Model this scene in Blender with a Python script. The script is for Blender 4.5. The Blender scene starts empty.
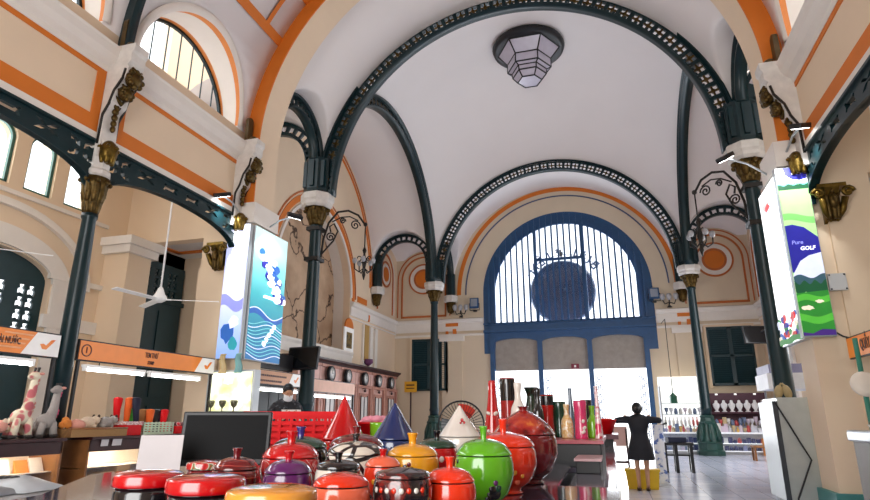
import bpy, bmesh, math, random
from mathutils import Vector, Matrix
PI = math.pi
random.seed(7)
S = bpy.context.scene
COL = S.collection

# ------------------------------------------------------------------ camera, sky, lights, exposure
cam_d = bpy.data.cameras.new('camera'); cam_d.sensor_width = 36.0; cam_d.lens = 585.0/870.0*36.0
cam_d.clip_start = 0.05; cam_d.clip_end = 500
cam = bpy.data.objects.new('camera', cam_d); COL.objects.link(cam)
cam.location = (0, 0, 1.33)
cam.rotation_euler = (PI/2 + math.atan(168/585.0), 0, math.radians(16.5))
S.camera = cam

W = bpy.data.worlds.new('world'); S.world = W; W.use_nodes = True
wb = W.node_tree.nodes['Background']
wb.inputs[0].default_value = (0.93, 0.96, 1.0, 1); wb.inputs[1].default_value = 1.5

def area(name, loc, target, sx, sy, power, col=(1, 1, 1), portal=False, spread=PI):
    d = bpy.data.lights.new(name, 'AREA'); d.shape = 'RECTANGLE'; d.size = sx; d.size_y = sy
    d.energy = power; d.color = col; d.spread = spread
    o = bpy.data.objects.new(name, d); COL.objects.link(o); o.location = loc
    o.rotation_euler = (Vector(target)-Vector(loc)).to_track_quat('-Z', 'Y').to_euler()
    if portal: d.cycles.is_portal = True
    return o

def point(name, loc, power, col=(1, 1, 1), r=0.1):
    d = bpy.data.lights.new(name, 'POINT'); d.energy = power; d.color = col; d.shadow_soft_size = r
    o = bpy.data.objects.new(name, d); COL.objects.link(o); o.location = loc
    return o

def spot(name, loc, target, power, ang=60, col=(1, 1, 1), r=0.05):
    d = bpy.data.lights.new(name, 'SPOT'); d.energy = power; d.color = col; d.spot_size = math.radians(ang); d.spot_blend = .6; d.shadow_soft_size = r
    o = bpy.data.objects.new(name, d); COL.objects.link(o); o.location = loc
    o.rotation_euler = (Vector(target)-Vector(loc)).to_track_quat('-Z', 'Y').to_euler()
    return o

# daylight through the door front, the arch behind the camera and the west aisle windows
area("daylight_portico", (-1.9, 29.2, 5.0), (-1.9, 10, 4.5), 8.0, 9.5, 1000, (0.92, 0.96, 1.0))
area('daylight_nave', (-2.05, -4.2, 3.2), (-2.05, 12, 3.0), 5, 5.6, 260, (1.0, 0.97, 0.93))
area('daylight_aisle_west', (-10.2, 4.0, 6.1), (-4, 5, 4.0), 9, 1.4, 90, (0.95, 0.98, 1.0))
area('fill_hall_east', (6.15, 18.5, 3.6), (0, 18.5, 1.2), 9, 3.4, 420, (0.93, 0.96, 1.0))  # fill added inside the closed east hall wall to brighten the floor
S.view_settings.view_transform = 'Standard'
S.view_settings.look = 'None'
S.view_settings.gamma = 1.0
S.view_settings.use_curve_mapping = False
S.view_settings.exposure = 0.95
S.cycles.max_bounces = 8
S.cycles.diffuse_bounces = 5
S.cycles.use_denoising = True
S.cycles.sample_clamp_indirect = 6.0

# ------------------------------------------------------------------ materials
def lin(c):
    if isinstance(c, str):
        c = c.lstrip('#'); c = [int(c[i:i+2], 16)/255 for i in (0, 2, 4)]
    return tuple((v/12.92 if v <= .04045 else ((v+.055)/1.055)**2.4) for v in c)

MC = {}
def mat(name, col, rough=.55, metal=0.0, var=.05, scale=5.0, bump=0.0, coat=0.0, emit=0.0, alpha=1.0, spec=.5, trans=0.0):
    if name in MC: return MC[name]
    m = bpy.data.materials.new(name); m.use_nodes = True; MC[name] = m
    nt = m.node_tree; b = nt.nodes['Principled BSDF']; c = lin(col)
    tc = nt.nodes.new('ShaderNodeTexCoord'); nz = nt.nodes.new('ShaderNodeTexNoise')
    nz.inputs['Scale'].default_value = scale; nz.inputs['Detail'].default_value = 4
    nt.links.new(tc.outputs['Object'], nz.inputs['Vector'])
    rp = nt.nodes.new('ShaderNodeValToRGB')
    lo = [max(0, v*(1-var)) for v in c]; hi = [min(1, v*(1+var)) for v in c]
    rp.color_ramp.elements[0].color = (*lo, 1); rp.color_ramp.elements[1].color = (*hi, 1)
    rp.color_ramp.elements[0].position = .3; rp.color_ramp.elements[1].position = .7
    nt.links.new(nz.outputs['Fac'], rp.inputs['Fac']); nt.links.new(rp.outputs['Color'], b.inputs['Base Color'])
    b.inputs['Roughness'].default_value = rough; b.inputs['Metallic'].default_value = metal
    b.inputs['Specular IOR Level'].default_value = spec
    b.inputs['Coat Weight'].default_value = coat; b.inputs['Coat Roughness'].default_value = .05
    b.inputs['Alpha'].default_value = alpha; b.inputs['Transmission Weight'].default_value = trans
    if emit:
        nt.links.new(rp.outputs['Color'], b.inputs['Emission Color']); b.inputs['Emission Strength'].default_value = emit
    if bump:
        bp = nt.nodes.new('ShaderNodeBump'); bp.inputs['Strength'].default_value = bump; bp.inputs['Distance'].default_value = .02
        nt.links.new(nz.outputs['Fac'], bp.inputs['Height']); nt.links.new(bp.outputs['Normal'], b.inputs['Normal'])
    return m

def ramp_mat(name, stops, rough=.4, tex='noise', scale=4.0, axis=None, coat=0.0, emit=0.0, interp='LINEAR', detail=3.0, dist=0.0, metal=0):
    """a pattern material: a noise / voronoi / wave / axis value through a colour ramp"""
    if name in MC: return MC[name]
    m = bpy.data.materials.new(name); m.use_nodes = True; MC[name] = m
    nt = m.node_tree; b = nt.nodes['Principled BSDF']
    tc = nt.nodes.new('ShaderNodeTexCoord')
    if tex == 'noise':
        t = nt.nodes.new('ShaderNodeTexNoise'); t.inputs['Scale'].default_value = scale; t.inputs['Detail'].default_value = detail; t.inputs['Distortion'].default_value = dist
        out = t.outputs['Fac']; nt.links.new(tc.outputs['Object'], t.inputs['Vector'])
    elif tex == 'voronoi':
        t = nt.nodes.new('ShaderNodeTexVoronoi'); t.inputs['Scale'].default_value = scale
        out = t.outputs['Distance']; nt.links.new(tc.outputs['Object'], t.inputs['Vector'])
    elif tex == 'edge':
        t = nt.nodes.new('ShaderNodeTexVoronoi'); t.feature = 'DISTANCE_TO_EDGE'; t.inputs['Scale'].default_value = scale
        out = t.outputs['Distance']; nt.links.new(tc.outputs['Object'], t.inputs['Vector'])
    elif tex == 'wave':
        t = nt.nodes.new('ShaderNodeTexWave'); t.inputs['Scale'].default_value = scale; t.inputs['Distortion'].default_value = dist
        t.bands_direction = axis or 'X'
        out = t.outputs['Fac']; nt.links.new(tc.outputs['Object'], t.inputs['Vector'])
    else:
        t = nt.nodes.new('ShaderNodeSeparateXYZ'); nt.links.new(tc.outputs['Generated'], t.inputs[0])
        out = t.outputs[axis or 'Z']
    rp = nt.nodes.new('ShaderNodeValToRGB'); rp.color_ramp.interpolation = interp
    els = rp.color_ramp.elements
    while len(els) < len(stops): els.new(.5)
    for e, (p, c) in zip(els, stops): e.position = p; e.color = (*lin(c), 1)
    nt.links.new(out, rp.inputs['Fac']); nt.links.new(rp.outputs['Color'], b.inputs['Base Color'])
    b.inputs['Roughness'].default_value = rough; b.inputs['Coat Weight'].default_value = coat; b.inputs['Metallic'].default_value = metal
    b.inputs['Coat Roughness'].default_value = .05
    if emit:
        nt.links.new(rp.outputs['Color'], b.inputs['Emission Color']); b.inputs['Emission Strength'].default_value = emit
    return m

M_VAULT = mat('vault_plaster', '#ece6e3', .8, var=.015, scale=.6)
M_CREAM = mat('cream_plaster', '#e6cfb2', .75, var=.03, scale=.9)
M_WALL = mat('wall_plaster', '#d8c6ac', .75, var=.03, scale=.9)
M_WHITE = mat('white_trim', '#e6dfd6', .6, var=.02)
M_ORANGE = mat('orange_paint', '#d6741c', .6, var=.05, scale=2)
M_RUST = mat('rust_trim', '#b9642c', .6, var=.05)
M_TAN = mat('tan_sill', '#b08a66', .7, var=.06)
M_GREEN = mat('iron_green', '#0a272c', .34, var=.12, scale=3, spec=.4)
M_GREENB = mat('iron_green_blue', '#1d4657', .4, var=.1, scale=3)
M_TEAL = mat('teal_plinth', '#3d7f7c', .5)
M_BRONZE = mat('gilded_bronze', '#57441f', .42, .75, var=.45, scale=14, bump=.5)
M_GOLD = mat('gold_leaf', '#6a5420', .36, .8, var=.35, scale=18, bump=.3)
M_STONE = mat('impost_stone', '#d9d4cd', .6, var=.1, scale=6)
M_HAZEBLUE = mat('frame_haze_blue', '#1f4c78', .4, var=.08)  # backlight haze of the window put into the frame colour
M_SHUT = mat('shutter_green', '#12343a', .45, var=.1)
M_BLACK = mat('black_metal', '#15161a', .45, var=.1)
M_DARKIRON = mat('dark_wrought_iron', '#2a2622', .45, .5, var=.2)
M_BROWN = mat('brown_crest', '#54401d', .5, .3, var=.2, scale=9)

# ------------------------------------------------------------------ mesh builder
class MB:
    def __init__(s): s.v = []; s.f = []; s.m = []; s.s = []
    def add(s, vs, fs, m=0, sm=False):
        o = len(s.v); s.v += [tuple(v) for v in vs]
        for f in fs: s.f.append([i+o for i in f]); s.m.append(m); s.s.append(sm)
        return s
    def bx(s, x0, x1, y0, y1, z0, z1, m=0):
        v = [(x, y, z) for x in (x0, x1) for y in (y0, y1) for z in (z0, z1)]
        return s.add(v, [(0,1,3,2),(4,6,7,5),(0,4,5,1),(2,3,7,6),(0,2,6,4),(1,5,7,3)], m)
    def box(s, c, d, m=0, rz=0, rx=0, ry=0):
        R = Matrix.Rotation(rz, 3, 'Z') @ Matrix.Rotation(ry, 3, 'Y') @ Matrix.Rotation(rx, 3, 'X'); c = Vector(c)
        v = [c + R @ Vector((x*d[0]/2, y*d[1]/2, z*d[2]/2)) for x in (-1,1) for y in (-1,1) for z in (-1,1)]
        return s.add(v, [(0,1,3,2),(4,6,7,5),(0,4,5,1),(2,3,7,6),(0,2,6,4),(1,5,7,3)], m)
    def lathe(s, prof, c=(0,0,0), n=24, m=0, sm=True, ph=0, sx=1, sy=1, cap=True, mfun=None):
        vs = []; fs = []
        for r, z in prof:
            for k in range(n):
                a = 2*PI*k/n+ph; vs.append((c[0]+r*sx*math.cos(a), c[1]+r*sy*math.sin(a), c[2]+z))
        L = len(prof)
        for i in range(L-1):
            for k in range(n):
                k2 = (k+1) % n; f = (i*n+k, i*n+k2, (i+1)*n+k2, (i+1)*n+k)
                s.add([], [], 0); fs.append(f)
        o = len(s.v); s.v += vs
        for j, f in enumerate(fs):
            s.f.append([q+o for q in f]); s.m.append(mfun(j//n, j % n) if mfun else m); s.s.append(sm)
        if cap:
            if prof[0][0] > 1e-4: s.f.append([o+k for k in range(n)][::-1]); s.m.append(m); s.s.append(False)
            if prof[-1][0] > 1e-4: s.f.append([o+(L-1)*n+k for k in range(n)]); s.m.append(m); s.s.append(False)
        return s
    def tube(s, pts, r, n=8, m=0, closed=False, sm=True):
        P = [Vector(p) for p in pts]; L = len(P)
        rr = r if isinstance(r, (list, tuple)) else [r]*L
        vs = []; prev = None
        for i, p in enumerate(P):
            if closed: t = P[(i+1) % L]-P[i-1]
            else: t = P[min(i+1, L-1)]-P[max(i-1, 0)]
            t.normalize()
            if prev is None:
                a = Vector((0,0,1)) if abs(t.z) < .9 else Vector((1,0,0))
                u = t.cross(a).normalized()
            else:
                u = (prev-t*prev.dot(t)); u = u.normalized() if u.length > 1e-6 else t.orthogonal().normalized()
            prev = u; w = t.cross(u)
            for k in range(n):
                a = 2*PI*k/n; vs.append(p+(u*math.cos(a)+w*math.sin(a))*rr[i])
        fs = []
        for i in range(L if closed else L-1):
            j = (i+1) % L
            for k in range(n):
                k2 = (k+1) % n; fs.append((i*n+k, i*n+k2, j*n+k2, j*n+k))
        o = len(s.v); s.add(vs, fs, m, sm)
        if not closed:
            s.f.append([o+k for k in range(n)][::-1]); s.m.append(m); s.s.append(False)
            s.f.append([o+(L-1)*n+k for k in range(n)]); s.m.append(m); s.s.append(False)
        return s
    def sphere(s, c, r, nu=16, nv=10, m=0, rot=None):
        if not isinstance(r, (list, tuple)): r = (r, r, r)
        vs = [Vector((0,0,-r[2]))]
        for i in range(1, nv):
            t = -PI/2+PI*i/nv
            for k in range(nu):
                a = 2*PI*k/nu; vs.append(Vector((r[0]*math.cos(t)*math.cos(a), r[1]*math.cos(t)*math.sin(a), r[2]*math.sin(t))))
        vs.append(Vector((0,0,r[2])))
        if rot is not None: vs = [rot @ v for v in vs]
        vs = [v+Vector(c) for v in vs]; fs = []
        for k in range(nu):
            k2 = (k+1) % nu; fs.append((0, 1+k2, 1+k)); fs.append((len(vs)-1, 1+(nv-2)*nu+k, 1+(nv-2)*nu+k2))
            for i in range(nv-2): fs.append((1+i*nu+k, 1+i*nu+k2, 1+(i+1)*nu+k2, 1+(i+1)*nu+k))
        return s.add(vs, fs, m, True)
    def prism(s, poly, axis, a0, a1, m=0, sm=False):
        """poly in the plane across axis: x -> (y,z), y -> (x,z), z -> (x,y)"""
        def P(p, a): return {'x': (a, p[0], p[1]), 'y': (p[0], a, p[1]), 'z': (p[0], p[1], a)}[axis]
        n = len(poly); vs = [P(p, a0) for p in poly]+[P(p, a1) for p in poly]
        s.add(vs, [list(range(n)), list(range(n, 2*n))[::-1]], m)
        o = len(s.v)-2*n
        for k in range(n):
            k2 = (k+1) % n; s.f.append([o+k, o+n+k, o+n+k2, o+k2]); s.m.append(m); s.s.append(sm)
        return s
    def grid(s, fn, nu, nv, m=0, sm=True, mf=None):
        vs = [fn(i/nu, j/nv) for i in range(nu+1) for j in range(nv+1)]; o = len(s.v); s.v += [tuple(v) for v in vs]
        for i in range(nu):
            for j in range(nv):
                a = o+i*(nv+1)+j; s.f.append([a, a+nv+1, a+nv+2, a+1]); s.m.append(mf(i, j) if mf else m); s.s.append(sm)
        return s
    def xf(s, M): s.v = [tuple(M @ Vector(v)) for v in s.v]; return s
    def merge(s, o, M=None, m=None):
        vs = [tuple(M @ Vector(v)) for v in o.v] if M else o.v; b = len(s.v); s.v += vs
        for f, mm, ss in zip(o.f, o.m, o.s): s.f.append([i+b for i in f]); s.m.append(mm if m is None else m); s.s.append(ss)
        return s

ORG = {}
def build(name, mb, mats, parent=None, bevel=0.0, seg=2, sub=0, fix=True):
    """link mb as ONE mesh object; vertices are in world coordinates, moved to the parent's base"""
    me = bpy.data.meshes.new(name)
    off = ORG.get(parent.name, (0,0,0)) if parent else (0,0,0)
    me.from_pydata([(v[0]-off[0], v[1]-off[1], v[2]-off[2]) for v in mb.v], [], mb.f)
    if not isinstance(mats, (list, tuple)): mats = [mats]
    for m in mats: me.materials.append(m)
    for p, mm, ss in zip(me.polygons, mb.m, mb.s): p.material_index = mm; p.use_smooth = ss
    if fix:
        b = bmesh.new(); b.from_mesh(me); bmesh.ops.recalc_face_normals(b, faces=b.faces); b.to_mesh(me); b.free()
    me.update()
    o = bpy.data.objects.new(name, me); COL.objects.link(o)
    if parent: o.parent = parent; ORG[o.name] = off
    if bevel:
        bv = o.modifiers.new('bevel', 'BEVEL'); bv.width = bevel; bv.segments = seg; bv.limit_method = 'ANGLE'; bv.angle_limit = .6
    if sub:
        sb = o.modifiers.new('sub', 'SUBSURF'); sb.levels = sub; sb.render_levels = sub
    return o

def tag(o, label, cat, group=None, kind=None):
    o['label'] = label; o['category'] = cat
    if group: o['group'] = group
    o['kind'] = kind or 'thing'
    return o

def thing(name, label, cat, loc=(0,0,0), group=None):
    o = bpy.data.objects.new(name, None); COL.objects.link(o); o.location = loc; o.empty_display_size = .1
    ORG[o.name] = tuple(loc)
    return tag(o, label, cat, group)

def struct(name, mb, mats, **k):
    o = build(name, mb, mats, **k); o['kind'] = 'structure'; return o

def one(name, mb, mats, label, cat, group=None, **k):
    """a thing that is one mesh, its origin at the middle of its base"""
    xs = [v[0] for v in mb.v]; ys = [v[1] for v in mb.v]; zs = [v[2] for v in mb.v]
    c = Vector(((min(xs)+max(xs))/2, (min(ys)+max(ys))/2, min(zs)))
    mb.v = [(v[0]-c.x, v[1]-c.y, v[2]-c.z) for v in mb.v]
    o = build(name, mb, mats, **k); o.location = c
    return tag(o, label, cat, group)

def dup(root, loc, rz=0, label=None, group=None, scale=1.0):
    def cp(o, par):
        c = o.copy(); COL.objects.link(c)
        if par: c.parent = par
        for ch in list(o.children): cp(ch, c)
        return c
    r = cp(root, None); r.location = loc; r.rotation_euler = (0,0,rz); r.scale = (scale,)*3
    if label: r['label'] = label
    if group: r['group'] = group
    return r

def flat(polys, depth):
    """filled 2D outline with holes, extruded: returns MB in the XY plane, thickness along Z"""
    cu = bpy.data.curves.new('outline', 'CURVE'); cu.dimensions = '2D'; cu.fill_mode = 'BOTH'; cu.extrude = depth/2
    for poly in polys:
        sp = cu.splines.new('POLY'); sp.points.add(len(poly)-1); sp.use_cyclic_u = True
        for p, q in zip(sp.points, poly): p.co = (q[0], q[1], 0, 1)
    o = bpy.data.objects.new('outline', cu); me = bpy.data.meshes.new_from_object(o)
    mb = MB(); mb.add([v.co[:] for v in me.vertices], [list(p.vertices) for p in me.polygons])
    bpy.data.objects.remove(o); bpy.data.curves.remove(cu); bpy.data.meshes.remove(me)
    return mb

def text_mb(txt, size, depth=.004, shear=0, align='CENTER'):
    cu = bpy.data.curves.new('lettering', 'FONT'); cu.body = txt; cu.size = size; cu.extrude = depth/2; cu.align_x = align; cu.align_y = 'CENTER'; cu.shear = shear
    cu.resolution_u = 3; cu.offset = size*.018
    o = bpy.data.objects.new('lettering', cu); me = bpy.data.meshes.new_from_object(o)
    mb = MB(); mb.add([v.co[:] for v in me.vertices], [list(p.vertices) for p in me.polygons])
    bpy.data.objects.remove(o); bpy.data.curves.remove(cu); bpy.data.meshes.remove(me)
    return mb

def frame_mat(o, ux, uy, uz):
    """matrix whose columns are the local axes, at origin o"""
    M = Matrix((ux, uy, uz)).transposed().to_4x4(); M.translation = Vector(o); return M
def PX(o): return frame_mat(o, (0,1,0), (0,0,1), (1,0,0))     # local XY -> world YZ, faces +x
def PXN(o): return frame_mat(o, (0,-1,0), (0,0,1), (-1,0,0))  # faces -x
def PY(o): return frame_mat(o, (1,0,0), (0,0,1), (0,-1,0))    # local XY -> world XZ, faces -y (reads from the camera)

def arc(cx, cy, r, a0, a1, n): return [(cx+r*math.cos(a0+(a1-a0)*i/n), cy+r*math.sin(a0+(a1-a0)*i/n)) for i in range(n+1)]
def ring(cx, cy, ri, ro, a0=0, a1=PI, n=48): return arc(cx, cy, ro, a0, a1, n)+arc(cx, cy, ri, a1, a0, n)

# ------------------------------------------------------------------ layout
XC = -2.05; XL = -7.40; XR = 3.30; HL = -10.40; HR = 6.30
YN = 10.2; YE = 10.95; YA = 13.6; YB = 24.9; YW = 28.0; ZS = 7.1
CX = (XC-5.36, XC+5.36)

# floor
def floor_material():
    m = bpy.data.materials.new('floor_tiles'); m.use_nodes = True; nt = m.node_tree; b = nt.nodes['Principled BSDF']
    tc = nt.nodes.new('ShaderNodeTexCoord'); br = nt.nodes.new('ShaderNodeTexBrick')
    br.inputs['Scale'].default_value = 1.0; br.offset = 0; br.inputs['Brick Width'].default_value = .5; br.inputs['Row Height'].default_value = .5
    br.inputs['Mortar Size'].default_value = .008
    br.inputs['Color1'].default_value = (*lin('#d3d6e6'), 1); br.inputs['Color2'].default_value = (*lin('#c2c6da'), 1); br.inputs['Mortar'].default_value = (*lin('#9a9cab'), 1)
    nt.links.new(tc.outputs['Object'], br.inputs['Vector']); nt.links.new(br.outputs['Color'], b.inputs['Base Color'])
    b.inputs['Roughness'].default_value = .16; b.inputs['Specular IOR Level'].default_value = .6
    return m
f = MB(); f.bx(-11.5, 7.5, -4, 28.3, -.2, 0); struct('floor', f, floor_material())
g = MB(); g.bx(-60, 60, 28.3, 120, -.3, -.06); struct('ground_outside', g, mat('pale_paving', '#e9e4dc', .8))

# nave side walls with cream panels
BAYS = [(-.75, 2.90), (2.90, 6.55), (6.55, 10.2)]
def nave_wall(side, x, s):
    """s = +1: the room lies on +x"""
    w = MB()
    w.bx(min(x, x-.35*s), max(x, x-.35*s), -3, YN, 5.46, 7.42, 0)
    def slab(y0, y1, z0, z1, t, m): w.bx(min(x, x+t*s), max(x, x+t*s), y0, y1, z0, z1, m)
    slab(-3, YN, 5.46, 5.58, .05, 1)
    for y0, y1 in BAYS:
        a, b = y0+.16, y1-.16
        slab(a, b, 5.58, 5.85, .03, 2); slab(a, b, 6.58, 6.66, .03, 2)
        slab(a, a+.16, 5.85, 6.58, .03, 2); slab(b-.16, b, 5.85, 6.58, .03, 2)
        slab(a+.16, b-.16, 5.85, 6.58, .012, 0)
    # cornice: white cove and ledge
    prof = [(0, 6.66), (.04, 6.66), (.06, 6.74), (.14, 6.80), (.2, 6.9), (.22, 7.02), (.24, 7.06), (.0, 7.06)]
    w.prism([(x+p*s, z) for p, z in prof], 'y', -3, YN, 1)
    # tan sill below the lunettes
    w.prism([(x+.16*s, 7.06), (x+.16*s, 7.1), (x-.4*s, 7.47), (x-.5*s, 7.47), (x-.5*s, 7.06)], 'y', -3, YN, 3)
    return struct('wall_'+side, w, [M_CREAM, M_WHITE, M_ORANGE, M_TAN])
nave_wall('nave_left', XL, 1); nave_wall('nave_right', XR, -1)

# nave barrel vault with lunettes cut through
LUN = [8.37, 4.72, 1.07]; LR = 1.45; LZ = 7.46; RV = 5.36
def apply_bool(o, cutter):
    md = o.modifiers.new('cut', 'BOOLEAN'); md.operation = 'DIFFERENCE'; md.object = cutter; md.solver = 'EXACT'
    dg = bpy.context.evaluated_depsgraph_get(); dg.update()
    me = bpy.data.meshes.new_from_object(o.evaluated_get(dg)); old = o.data
    o.modifiers.clear(); o.data = me; me.name = old.name
    bpy.data.meshes.remove(old); cm = cutter.data; bpy.data.objects.remove(cutter); bpy.data.meshes.remove(cm)
v = MB(); v.prism(ring(XC, ZS, RV, RV+.3, 0, PI, 64), 'y', -3, YN, 0, sm=True)
vault = struct('ceiling_nave', v, [M_VAULT])
c = MB()
for yc in LUN: c.prism(arc(yc, LZ, LR, 0, 2*PI, 48)[:-1], 'x', -9, 5, 0)
cut = build('cutter', c, M_VAULT); apply_bool(vault, cut)
def vx(z, s): return XC - s*math.sqrt(max(0, RV*RV-(z-ZS)**2))
def lunette(n, yc, x, s):
    """soffit: orange, white, orange; grey archivolt around the mouth; bars and glass of the window"""
    w = MB(); N = 40; xw = x-.46*s
    def rim(k, r): a = PI*k/N; return yc+r*math.cos(a), LZ+r*math.sin(a)
    rows = [(0, .16, 1), (.16, .8, 0), (.8, 1, 1)]
    for t0, t1, m in rows:
        def fn(u, vv):
            y, z = rim(u*N, LR-.004); xx = xw+(vx(z, s)+.02*s-xw)*(t0+(t1-t0)*vv); return (xx, y, z)
        w.grid(fn, N, 1, m)
    def fn2(u, vv):
        a = PI*u; r = LR-.02+.16*vv; y = yc+r*math.cos(a); z = LZ+r*math.sin(a); bump = .05*math.sin(PI*vv)+.012
        return (vx(z, s)+bump*s, y, z)
    w.grid(fn2, N, 4, 0)
    struct('trim_%d' % n, w, [M_WHITE, mat('orange_soffit', '#e08a45', .6)], fix=False)
    b = MB(); b.prism(ring(yc, LZ, LR-.06, LR+.02, 0, PI, 40), 'x', xw-.03, xw+.03)
    b.bx(xw-.03, xw+.03, yc-LR, yc+LR, LZ-.03, LZ+.03)
    for k in range(-3, 4):
        y = yc+k*.36; h = math.sqrt(LR**2-(k*.36)**2); b.bx(xw-.012, xw+.012, y-.008, y+.008, LZ, LZ+h)
    wn = struct('window_%d' % n, b, [M_GREEN])
n = 1
for x, s in ((XL, 1), (XR, -1)):
    for yc in LUN: lunette(n, yc, x, s); n += 1

# orange ribs of the nave vault: a grid of bands under the shell
r_ = MB()
def rib_long(a0, a1):
    r_.grid(lambda u, vv: (XC+(RV-.03)*math.cos(a0+(a1-a0)*vv), -3+(YN+3)*u, ZS+(RV-.03)*math.sin(a0+(a1-a0)*vv)), 40, 2)
def rib_tr(y0, y1, a0, a1):
    r_.grid(lambda u, vv: (XC+(RV-.025)*math.cos(a0+(a1-a0)*u), y0+(y1-y0)*vv, ZS+(RV-.025)*math.sin(a0+(a1-a0)*u)), 50, 1)
for a in (.50, .72, .94, 1.16, 1.38):
    for q in (a, PI-a): rib_long(q-.02, q+.02)
for yb in (6.55, 2.9, -.75):
    for d in (.55, 1.3, 2.2, 3.0): rib_tr(yb+d-.06, yb+d+.06, .50, PI-.50)
struct('trim_20', r_, [M_ORANGE], fix=False)

# end wall of the nave with the great arch
RA = 5.02
hole = [(XC+RA, -.1)]+arc(XC, ZS, RA, 0, PI, 72)+[(XC-RA, -.1)]
pil = flat([[(-8.25, -.0), (-8.25, 13.6), (4.15, 13.6), (4.15, 0), (XC+RA, 0)]+arc(XC, ZS, RA, 0, PI, 72)+[(XC-RA, 0)]], YE-YN)
e = MB(); e.merge(pil, PY((0, (YN+YE)/2, 0)))
o_ = MB(); o_.prism([(XC+RA, 5.75)]+arc(XC, ZS, RA, 0, PI, 72)+[(XC-RA, 5.75), (XC-RA-.38, 5.75)]+arc(XC, ZS, RA+.38, PI, 0, 72)+[(XC+RA+.38, 5.75)], 'y', YN-.03, YN)
e.merge(o_, m=1)
o_ = MB(); o_.prism([(XC+RA+.38, ZS)]+arc(XC, ZS, RA+.38, 0, PI, 72)+arc(XC, ZS, RA+.5, PI, 0, 72), 'y', YN-.05, YN); e.merge(o_, m=2)
for s, xi in ((1, XC-RA), (-1, XC+RA)):
    # pier plinth, impost block above the banner
    x0, x1 = sorted((xi+.06*s, xi-1.2*s)); e.bx(x0, x1, YN-.06, YE+.06, 0, .3, 3)
    x0, x1 = sorted((xi+.1*s, xi-.45*s)); e.bx(x0, x1, YN-.1, YE+.1, 5.3, 5.75, 2)
    x0, x1 = sorted((xi-.5*s, xi-1.18*s)); e.bx(x0, x1, YN-.05, YN, .3, 4.4, 0)
struct('wall_nave_end', e, [M_CREAM, M_ORANGE, M_WHITE, M_TEAL])

# unseen wall added behind the camera to cut sky light, with an arched opening
bw = MB(); bw.merge(flat([[(HL-.3, 0), (XC-2.6, 0)]+arc(XC, 3.6, 2.6, PI, 0, 40)+[(XC+2.6, 0), (HR+.3, 0), (HR+.3, 13.6), (HL-.3, 13.6)]], .3), PY((0, -3.15, 0)))
struct('wall_light_stop', bw, [M_CREAM])

# hall vaults: every bay is a sail vault (a sphere through its four corners)
def sail(name, x0, x1, y0, y1, nu=36, nv=36):
    cx, cy = (x0+x1)/2, (y0+y1)/2; R2 = ((x1-x0)/2)**2+((y1-y0)/2)**2
    def fn(u, vv):
        u = .5-.5*math.cos(PI*u); vv = .5-.5*math.cos(PI*vv)
        x = x0+(x1-x0)*u; y = y0+(y1-y0)*vv
        return (x, y, ZS+math.sqrt(max(0, R2-(x-cx)**2-(y-cy)**2)))
    w = MB(); w.grid(fn, nu, nv); return struct(name, w, [M_VAULT], fix=False)
sail('ceiling_hall', CX[0], CX[1], YA, YB, 48, 48)
def groin(name, x0, x1, y0, y1, axis, r1, r2, zs2, nu, nv):
    """a barrel of radius r1 along axis, crossed by a smaller stilted barrel of radius r2 springing at zs2"""
    cx, cy = (x0+x1)/2, (y0+y1)/2
    def fn(u, vv):
        u = .5-.5*math.cos(PI*u); vv = .5-.5*math.cos(PI*vv); x = x0+(x1-x0)*u; y = y0+(y1-y0)*vv
        d1, d2 = (x-cx, y-cy) if axis == 'y' else (y-cy, x-cx)
        return (x, y, max(ZS+math.sqrt(max(0, r1*r1-d1*d1)), zs2+math.sqrt(max(0, r2*r2-d2*d2))))
    w = MB(); w.grid(fn, nu, nv); return struct(name, w, [M_VAULT], fix=False)
ZC = 8.2
groin('ceiling_hall_near', CX[0], CX[1], YE, YA, 'y', 5.36, (YA-YE)/2, ZC, 120, 40)
groin('ceiling_hall_far', CX[0], CX[1], YB, YW, 'y', 5.36, (YW-YB)/2, ZC, 120, 40)
groin('ceiling_side_left', HL, CX[0], YA, YB, 'x', 5.65, (CX[0]-HL)/2, ZC, 40, 120)
groin('ceiling_side_right', CX[1], HR, YA, YB, 'x', 5.65, (HR-CX[1])/2, ZC, 40, 120)
for nm, a, b in (('near', YE, YA), ('far', YB, YW)):
    groin('ceiling_corner_left_'+nm, HL, CX[0], a, b, 'x', (b-a)/2+1.1, (CX[0]-HL)/2, ZC, 30, 30)
    groin('ceiling_corner_right_'+nm, CX[1], HR, a, b, 'x', (b-a)/2+1.1, (HR-CX[1])/2, ZC, 30, 30)

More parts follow.
